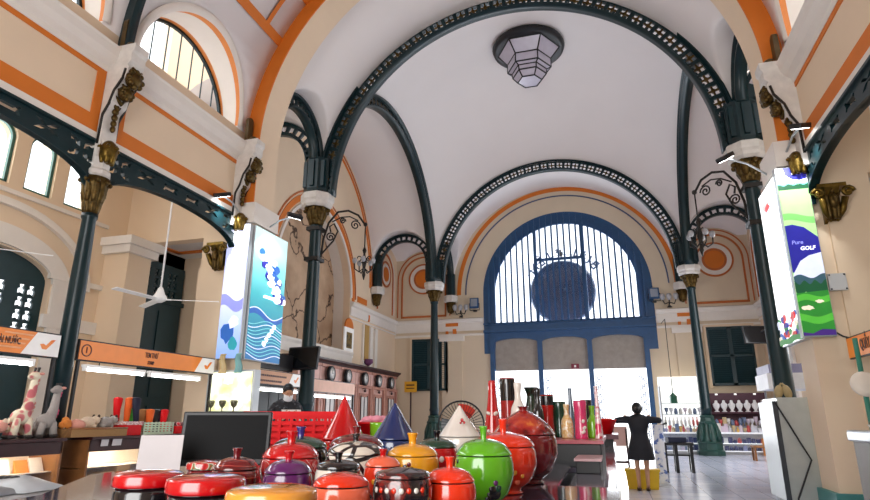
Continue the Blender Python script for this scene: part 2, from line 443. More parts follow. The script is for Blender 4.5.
# hall side walls
def map_material():
    m = bpy.data.materials.new('painted_map'); m.use_nodes = True; nt = m.node_tree; b = nt.nodes['Principled BSDF']; L = nt.links
    tc = nt.nodes.new('ShaderNodeTexCoord'); mp = nt.nodes.new('ShaderNodeMapping'); mp.inputs['Scale'].default_value = (1, .55, .55); L.new(tc.outputs['Object'], mp.inputs['Vector'])
    nz = nt.nodes.new('ShaderNodeTexNoise'); nz.inputs['Scale'].default_value = 1.6; nz.inputs['Detail'].default_value = 6
    add = nt.nodes.new('ShaderNodeVectorMath'); add.operation = 'MULTIPLY_ADD'; add.inputs[1].default_value = (.9, .9, .9)
    L.new(mp.outputs[0], nz.inputs['Vector']); L.new(nz.outputs['Color'], add.inputs[0]); L.new(mp.outputs[0], add.inputs[2])
    vo = nt.nodes.new('ShaderNodeTexVoronoi'); vo.feature = 'DISTANCE_TO_EDGE'; vo.inputs['Scale'].default_value = .75; L.new(add.outputs[0], vo.inputs['Vector'])
    r1 = nt.nodes.new('ShaderNodeValToRGB'); e = r1.color_ramp.elements; e[0].position = .004; e[0].color = (*lin('#5d4a3a'), 1); e[1].position = .02; e[1].color = (1, 1, 1, 1)
    L.new(vo.outputs['Distance'], r1.inputs['Fac'])
    n2 = nt.nodes.new('ShaderNodeTexNoise'); n2.inputs['Scale'].default_value = 1.1; n2.inputs['Detail'].default_value = 8; L.new(tc.outputs['Object'], n2.inputs['Vector'])
    r2 = nt.nodes.new('ShaderNodeValToRGB'); e = r2.color_ramp.elements; e[0].position = .3; e[0].color = (*lin('#a98a6e'), 1); e[1].position = .72; e[1].color = (*lin('#cfb192'), 1)
    L.new(n2.outputs['Fac'], r2.inputs['Fac'])
    mx = nt.nodes.new('ShaderNodeMix'); mx.data_type = 'RGBA'; mx.blend_type = 'MULTIPLY'; mx.inputs['Factor'].default_value = 1
    L.new(r2.outputs['Color'], mx.inputs['A']); L.new(r1.outputs['Color'], mx.inputs['B']); L.new(mx.outputs['Result'], b.inputs['Base Color']); b.inputs['Roughness'].default_value = .7
    return m
M_MAP = map_material()
NY, NR, NZ = 19.45, 2.95, 6.25
def hall_wall(side, x, s):
    w = MB()
    niche = [(NY-NR, 3.95), (NY+NR, 3.95)]+arc(NY, NZ, NR, 0, PI, 48)
    p = flat([[(YE-.2, 0), (YW+.3, 0), (YW+.3, 13.6), (YE-.2, 13.6)], niche], .3)
    w.merge(p, PX((x-.15*s, 0, 0)))
    def slab(y0, y1, z0, z1, t, m): w.bx(min(x, x+t*s), max(x, x+t*s), y0, y1, z0, z1, m)
    # niche: reveal and back
    def rv(u, vv):
        pts = [(NY-NR, 3.95)]+arc(NY, NZ, NR, PI, 0, 48)+[(NY+NR, 3.95)]
        i = min(int(round(u*(len(pts)-1))), len(pts)-1); return (x-.3*s-.45*s*vv, pts[i][0], pts[i][1])
    w.grid(rv, 50, 1, 1, sm=False)
    bk = MB(); bk.prism([(NY-NR, 3.95), (NY+NR, 3.95)]+arc(NY, NZ, NR, 0, PI, 48), 'x', min(x-.75*s, x-.8*s), max(x-.75*s, x-.8*s)); w.merge(bk, m=4)
    # mouldings around the niche, wall arches, cornice
    for ri, ro, m, t in ((NR, NR+.12, 1, .06), (NR+.2, NR+.42, 2, .03), (NR+.5, NR+.56, 3, .03), (5.2, 5.3, 2, .04), (5.42, 5.5, 3, .03)):
        q = ring(NY if ri < 4 else (YA+YB)/2, NZ if ri < 4 else ZS, ri, ro, 0, PI, 60); a = MB(); a.prism(q, 'x', min(x, x+t*s), max(x, x+t*s)); w.merge(a, m=m)
    for q in (NY-NR, NY+NR):
        d = 1 if q > NY else -1
        y0, y1 = sorted((q+.2*d, q+.42*d)); slab(y0, y1, 6.12, NZ, .03, 2)
    for a, b in ((YE, NY-NR-.02), (NY+NR+.02, YW)):
        w.prism([(x, 5.5), (x+.05*s, 5.5), (x+.08*s, 5.62), (x+.08*s, 5.86), (x+.16*s, 5.92), (x+.2*s, 6.05), (x+.05*s, 6.1), (x, 6.1)], 'y', a, b, 1)
        slab(a, b, 5.36, 5.42, .04, 1)
    w.prism([(x, 3.5), (x+.06*s, 3.5), (x+.08*s, 3.8), (x+.14*s, 3.9), (x+.14*s, 3.96), (x-.9*s, 3.96), (x-.9*s, 3.5)], 'y', NY-NR-.3, NY+NR+.3, 1)
    # small panels with a roundel in the end bay, orange bars under the arch
    slab(NY+NR+.75, YB-.75, 6.2, 6.45, .04, 2)
    yb = (YB+YW)/2
    for ri, ro, m in ((0, .36, 2), (.42, .52, 1), (.58, .66, 3)):
        a = MB(); a.prism(ring(yb, 8.2, ri, ro, 0, 2*PI, 40) if ri else arc(yb, 8.2, ro, 0, 2*PI, 40)[:-1], 'x', min(x, x+.05*s), max(x, x+.05*s)); w.merge(a, m=m)
    for ri, ro, m in ((.95, 1.05, 3), (1.15, 1.2, 1)):
        a = MB(); a.prism([(yb+ri, 6.3)]+arc(yb, 8.2, ri, 0, PI, 40)+[(yb-ri, 6.3), (yb-ro, 6.3)]+arc(yb, 8.2, ro, PI, 0, 40)+[(yb+ro, 6.3)], 'x', min(x, x+.04*s), max(x, x+.04*s)); w.merge(a, m=m)
    for yy in (YB-1.0, YB+.35, YB-.2): slab(yy-.16, yy+.16, 0, 5.3, .1, 1)
    slab(YB-.62, YB-.5, 5.5, 5.8, .1, 2)
    return struct('wall_'+side, w, [M_CREAM, M_WHITE, M_ORANGE, M_RUST, M_MAP], fix=True)
hall_wall('hall_left', HL, 1); hall_wall('hall_right', HR, -1)

# far wall with the door front opening
OX, OR, OZ = -1.85, 3.95, 7.2
def far_wall():
    w = MB()
    op = [(OX+OR, 0)]+arc(OX, OZ, OR, 0, PI, 60)+[(OX-OR, 0)]
    p = flat([[(HL-.3, 0), (HL-.3, 13.6), (HR+.3, 13.6), (HR+.3, 0)]+op], .4); w.merge(p, PY((0, YW+.2, 0)))
    def yb(q, t, m, y=YW): a = MB(); a.prism(q, 'y', y-t, y); w.merge(a, m=m)
    def slab(x0, x1, z0, z1, t, m): w.bx(x0, x1, YW-t, YW, z0, z1, m)
    w.bx(OX-OR, -5.46, YW+.02, YW+.4, 0, 4.75, 0); w.bx(1.68, OX+OR, YW+.02, YW+.4, 0, 4.75, 0)
    for ri, ro, m in ((5.0, 5.2, 2), (4.72, 4.78, 4)): yb(ring(OX-.08, OZ+.05, ri, ro, 0, PI, 64), .03, m)
    for a, b in ((HL, OX-OR-.02), (OX+OR+.02, HR)):
        w.prism([(YW, 5.45), (YW-.05, 5.45), (YW-.08, 5.6), (YW-.08, 5.84), (YW-.16, 5.9), (YW-.2, 6.02), (YW-.05, 6.08), (YW, 6.08)], 'x', a, b, 1)
        slab(a, b, 5.2, 5.3, .12, 1)
    for cx, sg in ((-8.9, -1), (4.83, 1)):
        for ri, ro, m in ((.42, .52, 3), (.72, .80, 3)): yb(ring(cx, 8.2, ri, ro, 0, 2*PI, 48), .05, m)
        yb(ring(cx, 8.2, .52, .72, 0, 2*PI, 48), .03, 1)
        yb(arc(cx, 8.2, .44, 0, 2*PI, 40)[:-1], .02, 2)
        for ri, ro, m in ((1.12, 1.2, 3), (1.36, 1.41, 3)):
            yb([(cx+ri, 6.25)]+arc(cx, 8.2, ri, 0, PI, 48)+[(cx-ri, 6.25), (cx-ro, 6.25)]+arc(cx, 8.2, ro, PI, 0, 48)+[(cx+ro, 6.25)], .04, m)
        slab(cx-1.2, cx+1.2, 6.2, 6.3, .04, 3)
        xb = cx+1.5 if cx < 0 else cx-1.5
        slab(xb-.5, xb+.5, 0, 5.2, .14, 0)
        slab(xb-.62, xb+.62, 4.95, 5.2, .2, 1)
        slab(xb-.32, xb+.32, 5.68, 5.84, .1, 2); slab(xb-.32, xb-.2, 5.3, 5.45, .1, 2); slab(xb+.05, xb+.22, 5.3, 5.55, .1, 2)
    return struct('wall_back', w, [M_WALL, M_WHITE, M_ORANGE, M_RUST, mat('blue_line', '#4d5778', .6)])
far_wall()

# outer walls and ceilings of the nave aisles
def aisle(side, x, s):
    w = MB(); top = 7.0
    wins = []
    for yc in (.93, 1.81, 2.69, 3.57, 4.45, 5.33, 6.21, 7.09, 7.97, 8.85):
        wins.append([(yc-.3, 5.5), (yc+.3, 5.5)]+arc(yc, 6.4, .3, 0, PI, 14))
    door = [[(yc-1.25, .05), (yc+1.25, .05), (yc+1.25, 3.85)]+[(yc+1.25*math.cos(a), 3.85+.5*math.sin(a)) for a in [PI*i/24 for i in range(1, 24)]]+[(yc-1.25, 3.85)] for yc in (7.35, 3.2)]
    p = flat([[(-3, 0), (12.3, 0), (12.3, top), (-3, top)]]+wins+door, .3); w.merge(p, PX((x-.15*s, 0, 0)))
    def slab(y0, y1, z0, z1, t, m): w.bx(min(x, x+t*s), max(x, x+t*s), y0, y1, z0, z1, m)
    for yc in (7.35, 3.2):
        for r0, r1, m, t in ((1.25, 1.62, 1, .06), (1.95, 2.08, 1, .1)):
            pts = [(yc+r1*math.cos(a), 3.85+(r1-.72)*math.sin(a)) for a in [PI*i/32 for i in range(33)]]+[(yc+r0*math.cos(a), 3.85+(r0-.72)*math.sin(a)) for a in [PI-PI*i/32 for i in range(33)]]
            a = MB(); a.prism(pts, 'x', min(x, x+t*s), max(x, x+t*s)); w.merge(a, m=m)
        for q in (yc-1.6, yc+1.28): slab(q, q+.34, 0, 3.85, .06, 1)
    slab(-3, 9.7, 5.32, 5.4, .05, 1); slab(8.5, 9.75, 3.95, 4.05, .08, 1); slab(8.5, 9.75, 3.0, 3.25, .08, 1)
    # pilaster with capital, soffit beyond it
    w.bx(min(x, x+.65*s), max(x, x+.65*s), 9.75, 10.4, 0, 4.75, 0)
    w.bx(min(x, x+.75*s), max(x, x+.75*s), 9.65, 10.5, 4.75, 4.92, 1); w.bx(min(x, x+.82*s), max(x, x+.82*s), 9.58, 10.58, 4.92, 5.1, 1)
    return struct('wall_'+side, w, [M_CREAM, M_WHITE, M_ORANGE])
aisle('aisle_left', HL, 1); aisle('aisle_right', HR, -1)
for side, x0, x1 in (('left', HL-.3, XL-.3), ('right', XR+.3, HR+.3)):
    a = MB(); a.bx(x0, x1, -3, 10.2, 7.0, 7.15); struct('ceiling_aisle_'+side, a, M_VAULT)
    a = MB(); a.bx(x0, x1, 10.3, YE+1.4, 5.3, 5.5, 0)
    x2 = x0+.5; x3 = x1-.3
    a.bx(x2, x3, 10.45, 10.62, 5.27, 5.3, 1); a.bx(x2, x3, 11.6, 11.75, 5.27, 5.3, 1); a.bx(x2, x2+.14, 10.45, 11.75, 5.27, 5.3, 1); a.bx(x3-.14, x3, 10.45, 11.75, 5.27, 5.3, 1)
    a.bx(x0, x1, 10.25, 10.5, 5.1, 7.1, 2)
    struct('ceiling_aisle_end_'+side, a, [M_WHITE, M_ORANGE, M_CREAM])
    a = MB(); 
    if side == 'left': a.bx(HL, -8.9, 12.25, 12.45, 0, 5.4)
    else: a.bx(4.6, HR, 12.25, 12.45, 0, 5.4)
    struct('wall_aisle_end_'+side, a, M_CREAM)
#PART2
# ------------------------------------------------------------------ ironwork
def octo(prof, c, m=0, n=8, r=1.0): w = MB(); w.lathe([(p*r, z) for p, z in prof], c, n, m, sm=False, ph=PI/8); return w

def acanthus(c, r, h, n=8, curl=.35):
    """a ring of curling leaves, for capitals"""
    w = MB()
    for k in range(n):
        a = 2*PI*k/n+.2; d = Vector((math.cos(a), math.sin(a), 0)); pts = []; rr = []
        for i in range(9):
            t = i/8; out = r*(.55+.12*t) + (r*curl*max(0, t-.55)*2.2); z = h*min(t*1.15, 1) - (h*.22*max(0, t-.82)*5)
            pts.append(Vector(c)+d*out+Vector((0,0,z))); rr.append(r*(.2+.16*math.sin(PI*min(1, t*1.2)))*(1 if t < .9 else .8))
        w.tube(pts, rr, 6)
        w.sphere(Vector(c)+d*(r*(.67+curl))+Vector((0,0,h*.86)), r*.2, 8, 6)
    return w

def iron_column(x, y, label, group, zc=6.35, sh=(.19, .15), base=True, block=True, cap=1.0):
    t = thing('iron_column', label, 'column', (x, y, 0), group)
    if base:
        b = octo([(.5, 0), (.5, .16), (.44, .2), (.44, .42), (.47, .46), (.42, .52), (.36, .85), (.3, 1.1), (.33, 1.16), (.27, 1.22), (.24, 1.34), (.27, 1.38), (.22, 1.44)], (x, y, 0))
        for k in range(8):
            a = 2*PI*k/8; d = Vector((math.cos(a), math.sin(a), 0))
            b.tube([Vector((x, y, .5))+d*.4, Vector((x, y, .8))+d*.37, Vector((x, y, 1.12))+d*.28], [.05, .06, .04], 6)
        build('base', b, MAT_BASE, t)
    w = MB(); w.lathe(([(sh[0], 1.4), (sh[0], 1.6), (sh[0]*1.12, 1.64), (sh[0]*1.12, 1.7), (sh[0], 1.74)] if base else [(sh[0], 0)])+[(sh[0]*.97, 3.2), (sh[1], zc-.1), (sh[1]*1.2, zc-.06), (sh[1]*1.2, zc)], (x, y, 0), 20)
    build('shaft', w, M_GREEN, t)
    H = .5*cap
    w = MB(); w.lathe([(sh[1]*1.1, 0), (sh[1]*1.3, H*.3), (sh[1]*1.7, H*.8), (sh[1]*2.1, H)], (x, y, zc), 16)
    w.merge(acanthus((x, y, zc), sh[1]*1.55, H*.62)); w.merge(acanthus((x, y, zc+H*.3), sh[1]*2.0, H*.68, 8, .4))
    build('capital', w, M_BRONZE, t)
    z = zc+H
    if block:
        w = octo([(.36, 0), (.42, .06), (.42, .14), (.46, .2), (.46, .36), (.4, .4)], (x, y, z)); build('impost', w, M_STONE, t)
        w = octo([(.37, 0), (.40, .1), (.40, 1.0)], (x, y, z+.4))
        for k in range(8):
            a = 2*PI*k/8; w.bx(x+.37*math.cos(a)-.05, x+.37*math.cos(a)+.05, y+.37*math.sin(a)-.05, y+.37*math.sin(a)+.05, z+.55, z+1.3)
        build('spandrel_block', w, M_GREEN, t)
    else:
        w = octo([(.16, 0), (.2, .04), (.2, .1), (.17, .14), (.17, .6)], (x, y, z)); build('impost', w, M_STONE, t)
    return t
MAT_BASE = mat('column_base_green', '#23463f', .4, var=.35, scale=3)
iron_column(CX[0], YA, 'tall green iron column carrying a lamp bracket in front of the painted map niche', 'iron columns of the hall')
iron_column(CX[1], YA, 'tall green iron column partly hidden behind the golf banner pier', 'iron columns of the hall')
iron_column(CX[0], YB, 'tall green iron column in front of the shuttered window near the booths', 'iron columns of the hall')
iron_column(CX[1], YB, 'tall green iron column with bell-shaped base beside the jewellery counters', 'iron columns of the hall')
iron_column(XL, 6.55, 'slender green iron column between the two orange counter signs', 'iron columns of the nave', zc=4.3, sh=(.12, .095), base=False, block=False, cap=1.15)
iron_column(XR, 6.55, 'slender green iron column of the nave arcade beyond the golf banner pier', 'iron columns of the nave', zc=4.3, sh=(.12, .095), base=False, block=False, cap=1.15)

def iron_arch(label, p0, p1, zc, ri, ro, n, group, hole=.2, depth=.34, boss=True):
    """semicircular openwork arch over the line p0-p1 (centre halfway), web with square openings, flanges top and bottom"""
    p0 = Vector((*p0, 0)); p1 = Vector((*p1, 0)); c = (p0+p1)/2; d = (p1-p0).normalized(); nrm = Vector((0,0,1)).cross(d)
    M = frame_mat((c.x, c.y, zc), d, (0,0,1), -nrm)
    polys = [ring(0, 0, ri, ro, 0, PI, 72)]; rm = (ri+ro)/2; cross = MB()
    for k in range(n):
        a = PI*(k+.5)/n; h = hole/2
        if a < .3*1.0/ri*1.6 or a > PI-.3*1.6/ri: continue
        ca, sa = math.cos(a), math.sin(a)
        def L(u, v): return (rm*ca+u*ca-v*sa, rm*sa+u*sa+v*ca)
        polys.append([L(-h, -h), L(h, -h), L(h, h), L(-h, h)])
        if boss:
            q = arc(0, 0, h*.42, 0, 2*PI, 8)[:-1]; cross.prism([L(*z) for z in q], 'z', -.03, .03)
            for s1, s2 in ((1, 0), (-1, 0), (0, 1), (0, -1)):
                w2 = h*.16; a0 = (s1*h*.4, s2*h*.4); a1 = (s1*h*1.05, s2*h*1.05); ox, oy = s2*w2, s1*w2
                cross.prism([L(a0[0]-ox, a0[1]-oy), L(a1[0]-ox, a1[1]-oy), L(a1[0]+ox, a1[1]+oy), L(a0[0]+ox, a0[1]+oy)], 'z', -.025, .025)
    t = thing('iron_arch', label, 'arch', (c.x, c.y, zc), group)
    w = MB(); w.merge(flat(polys, .07), M); build('web', w, M_GREEN, t)
    if boss: w = MB(); w.merge(cross, M); build('rosettes', w, M_BRONZE, t)
    w = MB()
    a = MB(); a.prism(ring(0, 0, ri-.035, ri, 0, PI, 72), 'z', -depth/2, depth/2, sm=True); a.prism(ring(0, 0, ro, ro+.035, 0, PI, 72), 'z', -depth/2, depth/2, sm=True)
    m_ = int(PI*ri/.16)
    for k in range(m_):
        an = PI*(k+.5)/m_
        for e in (-depth/2+.03, depth/2-.03): a.box(((ri+.03)*math.cos(an), (ri+.03)*math.sin(an), e), (.05, .07, .035), rz=an)
    w.merge(a, M); build('flange', w, M_GREEN, t)
    return t
G1 = 'great iron arches around the hall crossing'
iron_arch('widest green openwork iron arch, spanning the two near columns under the vault', (CX[0], YA), (CX[1], YA), ZS+.1, 4.92, 5.3, 46, G1, .25)
iron_arch('green openwork iron arch framing the great bar window, on the two far columns', (CX[0], YB), (CX[1], YB), ZS+.1, 4.92, 5.3, 46, G1, .25)
iron_arch('green iron arch seen edge-on, running from the near column to the booth-side far column', (CX[0], YA), (CX[0], YB), ZS+.1, 5.2, 5.58, 46, G1, .25)
iron_arch('green iron arch seen edge-on, springing to the column with the bell base', (CX[1], YA), (CX[1], YB), ZS+.1, 5.2, 5.58, 46, G1, .25)
G2 = 'small stilted iron arches of the hall'
for (xa, xb, side) in ((HL, CX[0], 'map'), (CX[1], HR, 'counter')):
    for y, nm in ((YA, 'near'), (YB, 'far')):
        iron_arch('small green iron arch with round holes between the %s column and the %s wall' % (nm, side), (xa, y), (xb, y), ZC, 1.13, 1.42, 15, G2, .17, .26, boss=False)
for x, nm in ((CX[0], 'map side'), (CX[1], 'counter side')):
    for ya, yb, wd in ((YE, YA, 'great plaster arch'), (YB, YW, 'bar window wall')):
        r = (yb-ya)/2; iron_arch('small green iron arch joining the %s column to the %s' % (nm, wd), (x, ya), (x, yb), ZC, r-.36, r-.06, 15, G2, .17, .26, boss=False)

# transverse iron ribs of the nave vault
for y, w_ in ((6.55, 'over the column between the counter signs'), (2.9, 'over the nave near the viewer')):
    t = thing('iron_vault_rib', 'green iron rib curving up the nave vault '+w_, 'vault rib', (XC, y, ZS), 'iron ribs of the nave vault')
    w = MB(); w.prism(ring(XC, ZS, RV-.2, RV-.02, 0, PI, 64), 'y', y-.04, y+.04, sm=True); build('web', w, M_GREEN, t)
    w = MB(); w.prism(ring(XC, ZS, RV-.23, RV-.2, 0, PI, 64), 'y', y-.08, y+.08, sm=True); build('flange', w, M_GREEN, t)

# corbels that carry the small arches on the walls
def corbel(x, y, dx, dy, label):
    t = thing('wall_corbel', label, 'corbel', (x, y, 6.3), 'corbels under the small arches')
    d = Vector((dx, dy, 0)); c = Vector((x, y, 0))+d*.2; n = Vector((-dy, dx, 0))
    w = MB(); w.merge(acanthus((c.x, c.y, 6.35), .2, .5, 6)); w.lathe([(.05, 6.3), (.16, 6.45), (.26, 6.85)], (c.x, c.y, 0), 12); build('bracket', w, M_BRONZE, t)
    w = octo([(.3, 0), (.36, .05), (.36, .3), (.32, .34)], (c.x, c.y, 6.85)); build('impost', w, M_STONE, t)
    w = octo([(.22, 0), (.24, .1), (.24, 1.1)], (c.x, c.y, 7.19)); build('spandrel_block', w, M_GREEN, t)
for x, dx, nm in ((HL, 1, 'map'), (HR, -1, 'counter')):
    for y, q in ((YA, 'near'), (YB, 'far')): corbel(x, y, dx, 0, 'bronze and stone corbel on the %s wall facing the %s column' % (nm, q))
for x, nm in ((CX[0], 'booth'), (CX[1], 'jewellery')): corbel(x, YW, 0, -1, 'bronze and stone corbel on the window wall on its %s side' % nm)

# arched openwork beams of the nave arcade
def arcade_beam(x, y0, y1, label, s):
    L_ = y1-y0; N = 28
    bot = []
    for i in range(N+1):
        u = i/N; yy = y0+.12+(L_-.24)*u; q = abs(2*u-1); z = 5.13-.4*(1-math.sqrt(max(0, 1-q**2.6)))-.05*q
        bot.append((yy, z))
    outer = [(y0+.1, 5.46), (y0+.1, 4.6)]+bot+[(y1-.1, 4.6), (y1-.1, 5.46)]
    holes = []
    for u, sc in ((.1, 1.15), (.26, .95), (.42, .8), (.58, .8), (.74, .95), (.9, 1.15)):
        yc = y0+L_*u; q = abs(2*u-1); zc = 5.3-.03*q-(.06 if q > .75 else 0)
        def X(pts): return [(yc+a*sc*.19, zc+b*sc*.085*(1.45 if q > .75 else 1)) for a, b in pts]
        if q < .3: holes.append(X([(-1.15, .8), (-.85, 1), (-.7, .55), (.7, .55), (.85, 1), (1.15, .8), (.95, 0), (1.15, -.8), (.85, -1), (.7, -.55), (-.7, -.55), (-.85, -1), (-1.15, -.8), (-.95, 0)]))
        elif q < .7:
            holes.append(X([(-1.1, 1), (-.5, .9), (0, .25), (.5, .9), (1.1, 1), (.8, .5), (.35, .1), (-.35, .1), (-.8, .5)]))
            holes.append(X([(-1.1, -1), (-.8, -.5), (-.35, -.1), (.35, -.1), (.8, -.5), (1.1, -1), (.5, -.9), (0, -.25), (-.5, -.9)]))
        else:
            for sx in (-1, 1):
                for sy in (-1, 1): holes.append(X([(sx*.15, sy*.15), (sx*.5, sy*.3), (sx*.55, sy*.7), (sx*.9, sy*.55), (sx*1.0, sy*1.1), (sx*.55, sy*1.0), (sx*.2, sy*.75)][::sx*sy]))
    t = thing('arcade_beam', label, 'beam', (x, (y0+y1)/2, 4.6), 'openwork iron beams of the nave arcade')
    w = MB(); w.merge(flat([outer]+holes, .07), PX((x, 0, 0))); build('web', w, M_GREEN, t)
    w = MB(); w.bx(x-.08, x+.08, y0+.1, y1-.1, 5.42, 5.46); 
    for i in range(N):
        (ya, za), (yb, zb) = bot[i], bot[i+1]
        w.add([(x-.07, ya, za), (x+.07, ya, za), (x+.07, yb, zb), (x-.07, yb, zb), (x-.07, ya, za+.05), (x+.07, ya, za+.05), (x+.07, yb, zb+.05), (x-.07, yb, zb+.05)], [(0,1,2,3), (4,7,6,5), (0,4,5,1), (2,6,7,3), (1,5,6,2), (0,3,7,4)], 0)
    build('flange', w, M_GREEN, t)
for x, s, nm in ((XL, 1, 'above the letter counters'), (XR, -1, 'beside the golf banner')):
    for (y0, y1), q in zip(BAYS, ('over the nearest bay', 'over the middle bay', 'running into the banner pier')):
        arcade_beam(x, y0, y1, 'dark green openwork iron beam %s, %s' % (nm, q), s)

# ornate consoles between the panels
def console(x, y, s, label):
    t = thing('wall_console', label, 'bracket', (x, y, 5.05), 'gilded consoles of the nave wall')
    prof = [(0, 5.2), (.1, 5.2), (.12, 5.35), (.1, 5.9), (.12, 6.0), (.22, 6.12), (.24, 6.25), (.3, 6.4), (.42, 6.55), (.44, 6.7), (.4, 6.74), (.46, 6.8), (.46, 6.95), (.5, 7.0), (.5, 7.12), (0, 7.12)]
    w = MB(); w.prism([(x+p*s, z) for p, z in prof], 'y', y-.15, y+.15); build('body', w, M_STONE, t, bevel=.01)
    w = MB()
    for e in (-.155, .155):
        pts = [(x+(p+.03)*s, y+e, z) for p, z in [(.04, 5.4), (.05, 5.9), (.14, 6.08), (.2, 6.3), (.33, 6.5), (.36, 6.66)]]; w.tube(pts, .022, 6)
    build('groove', w, M_DARKIRON, t)
    w = MB(); w.sphere((x+.42*s, y, 6.53), (.11, .15, .15), 12, 8)
    w.sphere((x+.3*s, y, 6.3), (.1, .13, .13), 10, 8)
    for k in range(8):
        a = 2*PI*k/8; w.sphere((x+.46*s, y+.13*math.cos(a), 6.53+.13*math.sin(a)), (.05, .05, .05), 8, 6); w.sphere((x+.34*s, y+.1*math.cos(a), 6.3+.1*math.sin(a)), (.05, .04, .04), 8, 6)
    for k in range(7):
        a = k*.5; w.tube([(x+(.46-.05*k)*s, y-.1+.03*math.sin(k), 6.7-.09*k), (x+(.5-.05*k)*s, y, 6.62-.1*k), (x+(.46-.05*k)*s, y+.1, 6.7-.09*k)], [.02, .035, .02], 6)
    for k in range(5): w.sphere((x+.16*s, y, 6.1-.1*k), (.05, .06-.006*k, .06), 8, 6)
    build('ornament', w, M_BRONZE, t)
    w = MB(); w.sphere((x+.16*s, y, 5.3), (.12, .14, .2), 12, 8); w.merge(acanthus((x+.15*s, y, 5.1), .14, .3, 6)); build('finial', w, M_GOLD, t)
    w = MB(); pts = [(y-.09, 7.12), (y+.09, 7.12), (y+.09, 7.62)]+arc(y, 7.62, .09, 0, PI, 10)+[(y-.09, 7.62)]
    w.prism(pts, 'x', *sorted((x+.12*s, x+.2*s))); w.sphere((x+.3*s, y, 7.17), (.09, .11, .07), 10, 6); build('crest', w, M_BROWN, t)
console(XL, 6.55, 1, 'white and gilded console between two cream panels above the slender column')
console(XL, 10.02, 1, 'white and gilded console beside the great arch above the blue banner')
console(XR, 10.02, -1, 'white and gilded console beside the great arch above the golf banner')
console(XR, 6.55, -1, 'white and gilded console beyond the golf banner, cut by the picture edge')

# gilded scroll brackets under the beam ends
def gilt_bracket(x, y, z, label):
    t = thing('gilt_bracket', label, 'bracket', (x, y, z), 'gilded brackets on the banner piers')
    w = MB(); w.bx(x-.2, x+.2, y-.3, y, z+.52, z+.58); w.prism([(y, z), (y-.1, z+.05), (y-.14, z+.25), (y-.3, z+.52), (y, z+.52)], 'x', x-.1, x+.1); build('body', w, M_GOLD, t)
    w = MB()
    for sx in (-1, 1):
        pts = [(x+sx*(.2+.09*math.cos(a)*(1-k/16)), y-.3+.0*k, z+.42+.09*math.sin(a)*(1-k/16)) for k, a in [(k, k*.6) for k in range(14)]]
        w.tube(pts, .03, 6); w.sphere((x+sx*.2, y-.3, z+.42), .04, 8, 6)
        w.tube([(x+sx*.16, y-.28, z+.35), (x+sx*.12, y-.2, z+.15), (x+sx*.04, y-.13, z)], [.05, .045, .02], 6)
    build('scroll', w, M_GOLD, t)
    w = MB(); w.merge(acanthus((x, y-.15, z+.02), .13, .5, 7)); w.sphere((x, y-.26, z+.3), (.07, .06, .12), 10, 8); build('leaf', w, M_BRONZE, t)
gilt_bracket(-7.72, YN, 4.28, 'gilded scroll bracket on the pier with the blue wave banner')
gilt_bracket(3.52, YN, 4.28, 'gilded scroll bracket on the pier with the golf banner')

# ceiling lantern of the crossing
t = thing('ceiling_lantern', 'large hexagonal glass lantern hanging at the middle of the vault', 'ceiling lamp', (XC, 19.25, 13.3))
LC = (XC, 19.25, 0); RINGS = [(1.14, 14.53), (.80, 14.1), (.80, 13.75), (.64, 13.68), (.62, 13.5), (.44, 13.28)]
w = MB(); w.lathe([(1.2, 14.53), (1.3, 14.55), (1.34, 14.66), (1.2, 14.95)], LC, 40); w.tube([(XC, 19.25, 14.9), (XC, 19.25, 15.1)], .12, 12); build('crown', w, M_BLACK, t)
w = MB()
for r, z in RINGS: w.tube([(XC+r*math.cos(2*PI*k/6), 19.25+r*math.sin(2*PI*k/6), z) for k in range(6)], .028, 6, closed=True)
for k in range(6):
    a = 2*PI*k/6; w.tube([(XC+r*math.cos(a), 19.25+r*math.sin(a), z) for r, z in RINGS], .026, 6)
build('frame', w, M_BLACK, t)
w = MB(); w.lathe(RINGS[::-1], LC, 6, sm=False); build('glass', w, mat('lantern_glass', '#cfcad8', .15, var=.04, spec=.6), t)
w = MB(); w.lathe([(1.85, 15.02), (1.6, 15.0), (1.6, 15.02)], LC, 40, cap=False); w.lathe([(1.95, 14.88), (1.9, 14.9)], LC, 40, cap=False)
build('ceiling_rose', w, M_VAULT, t)

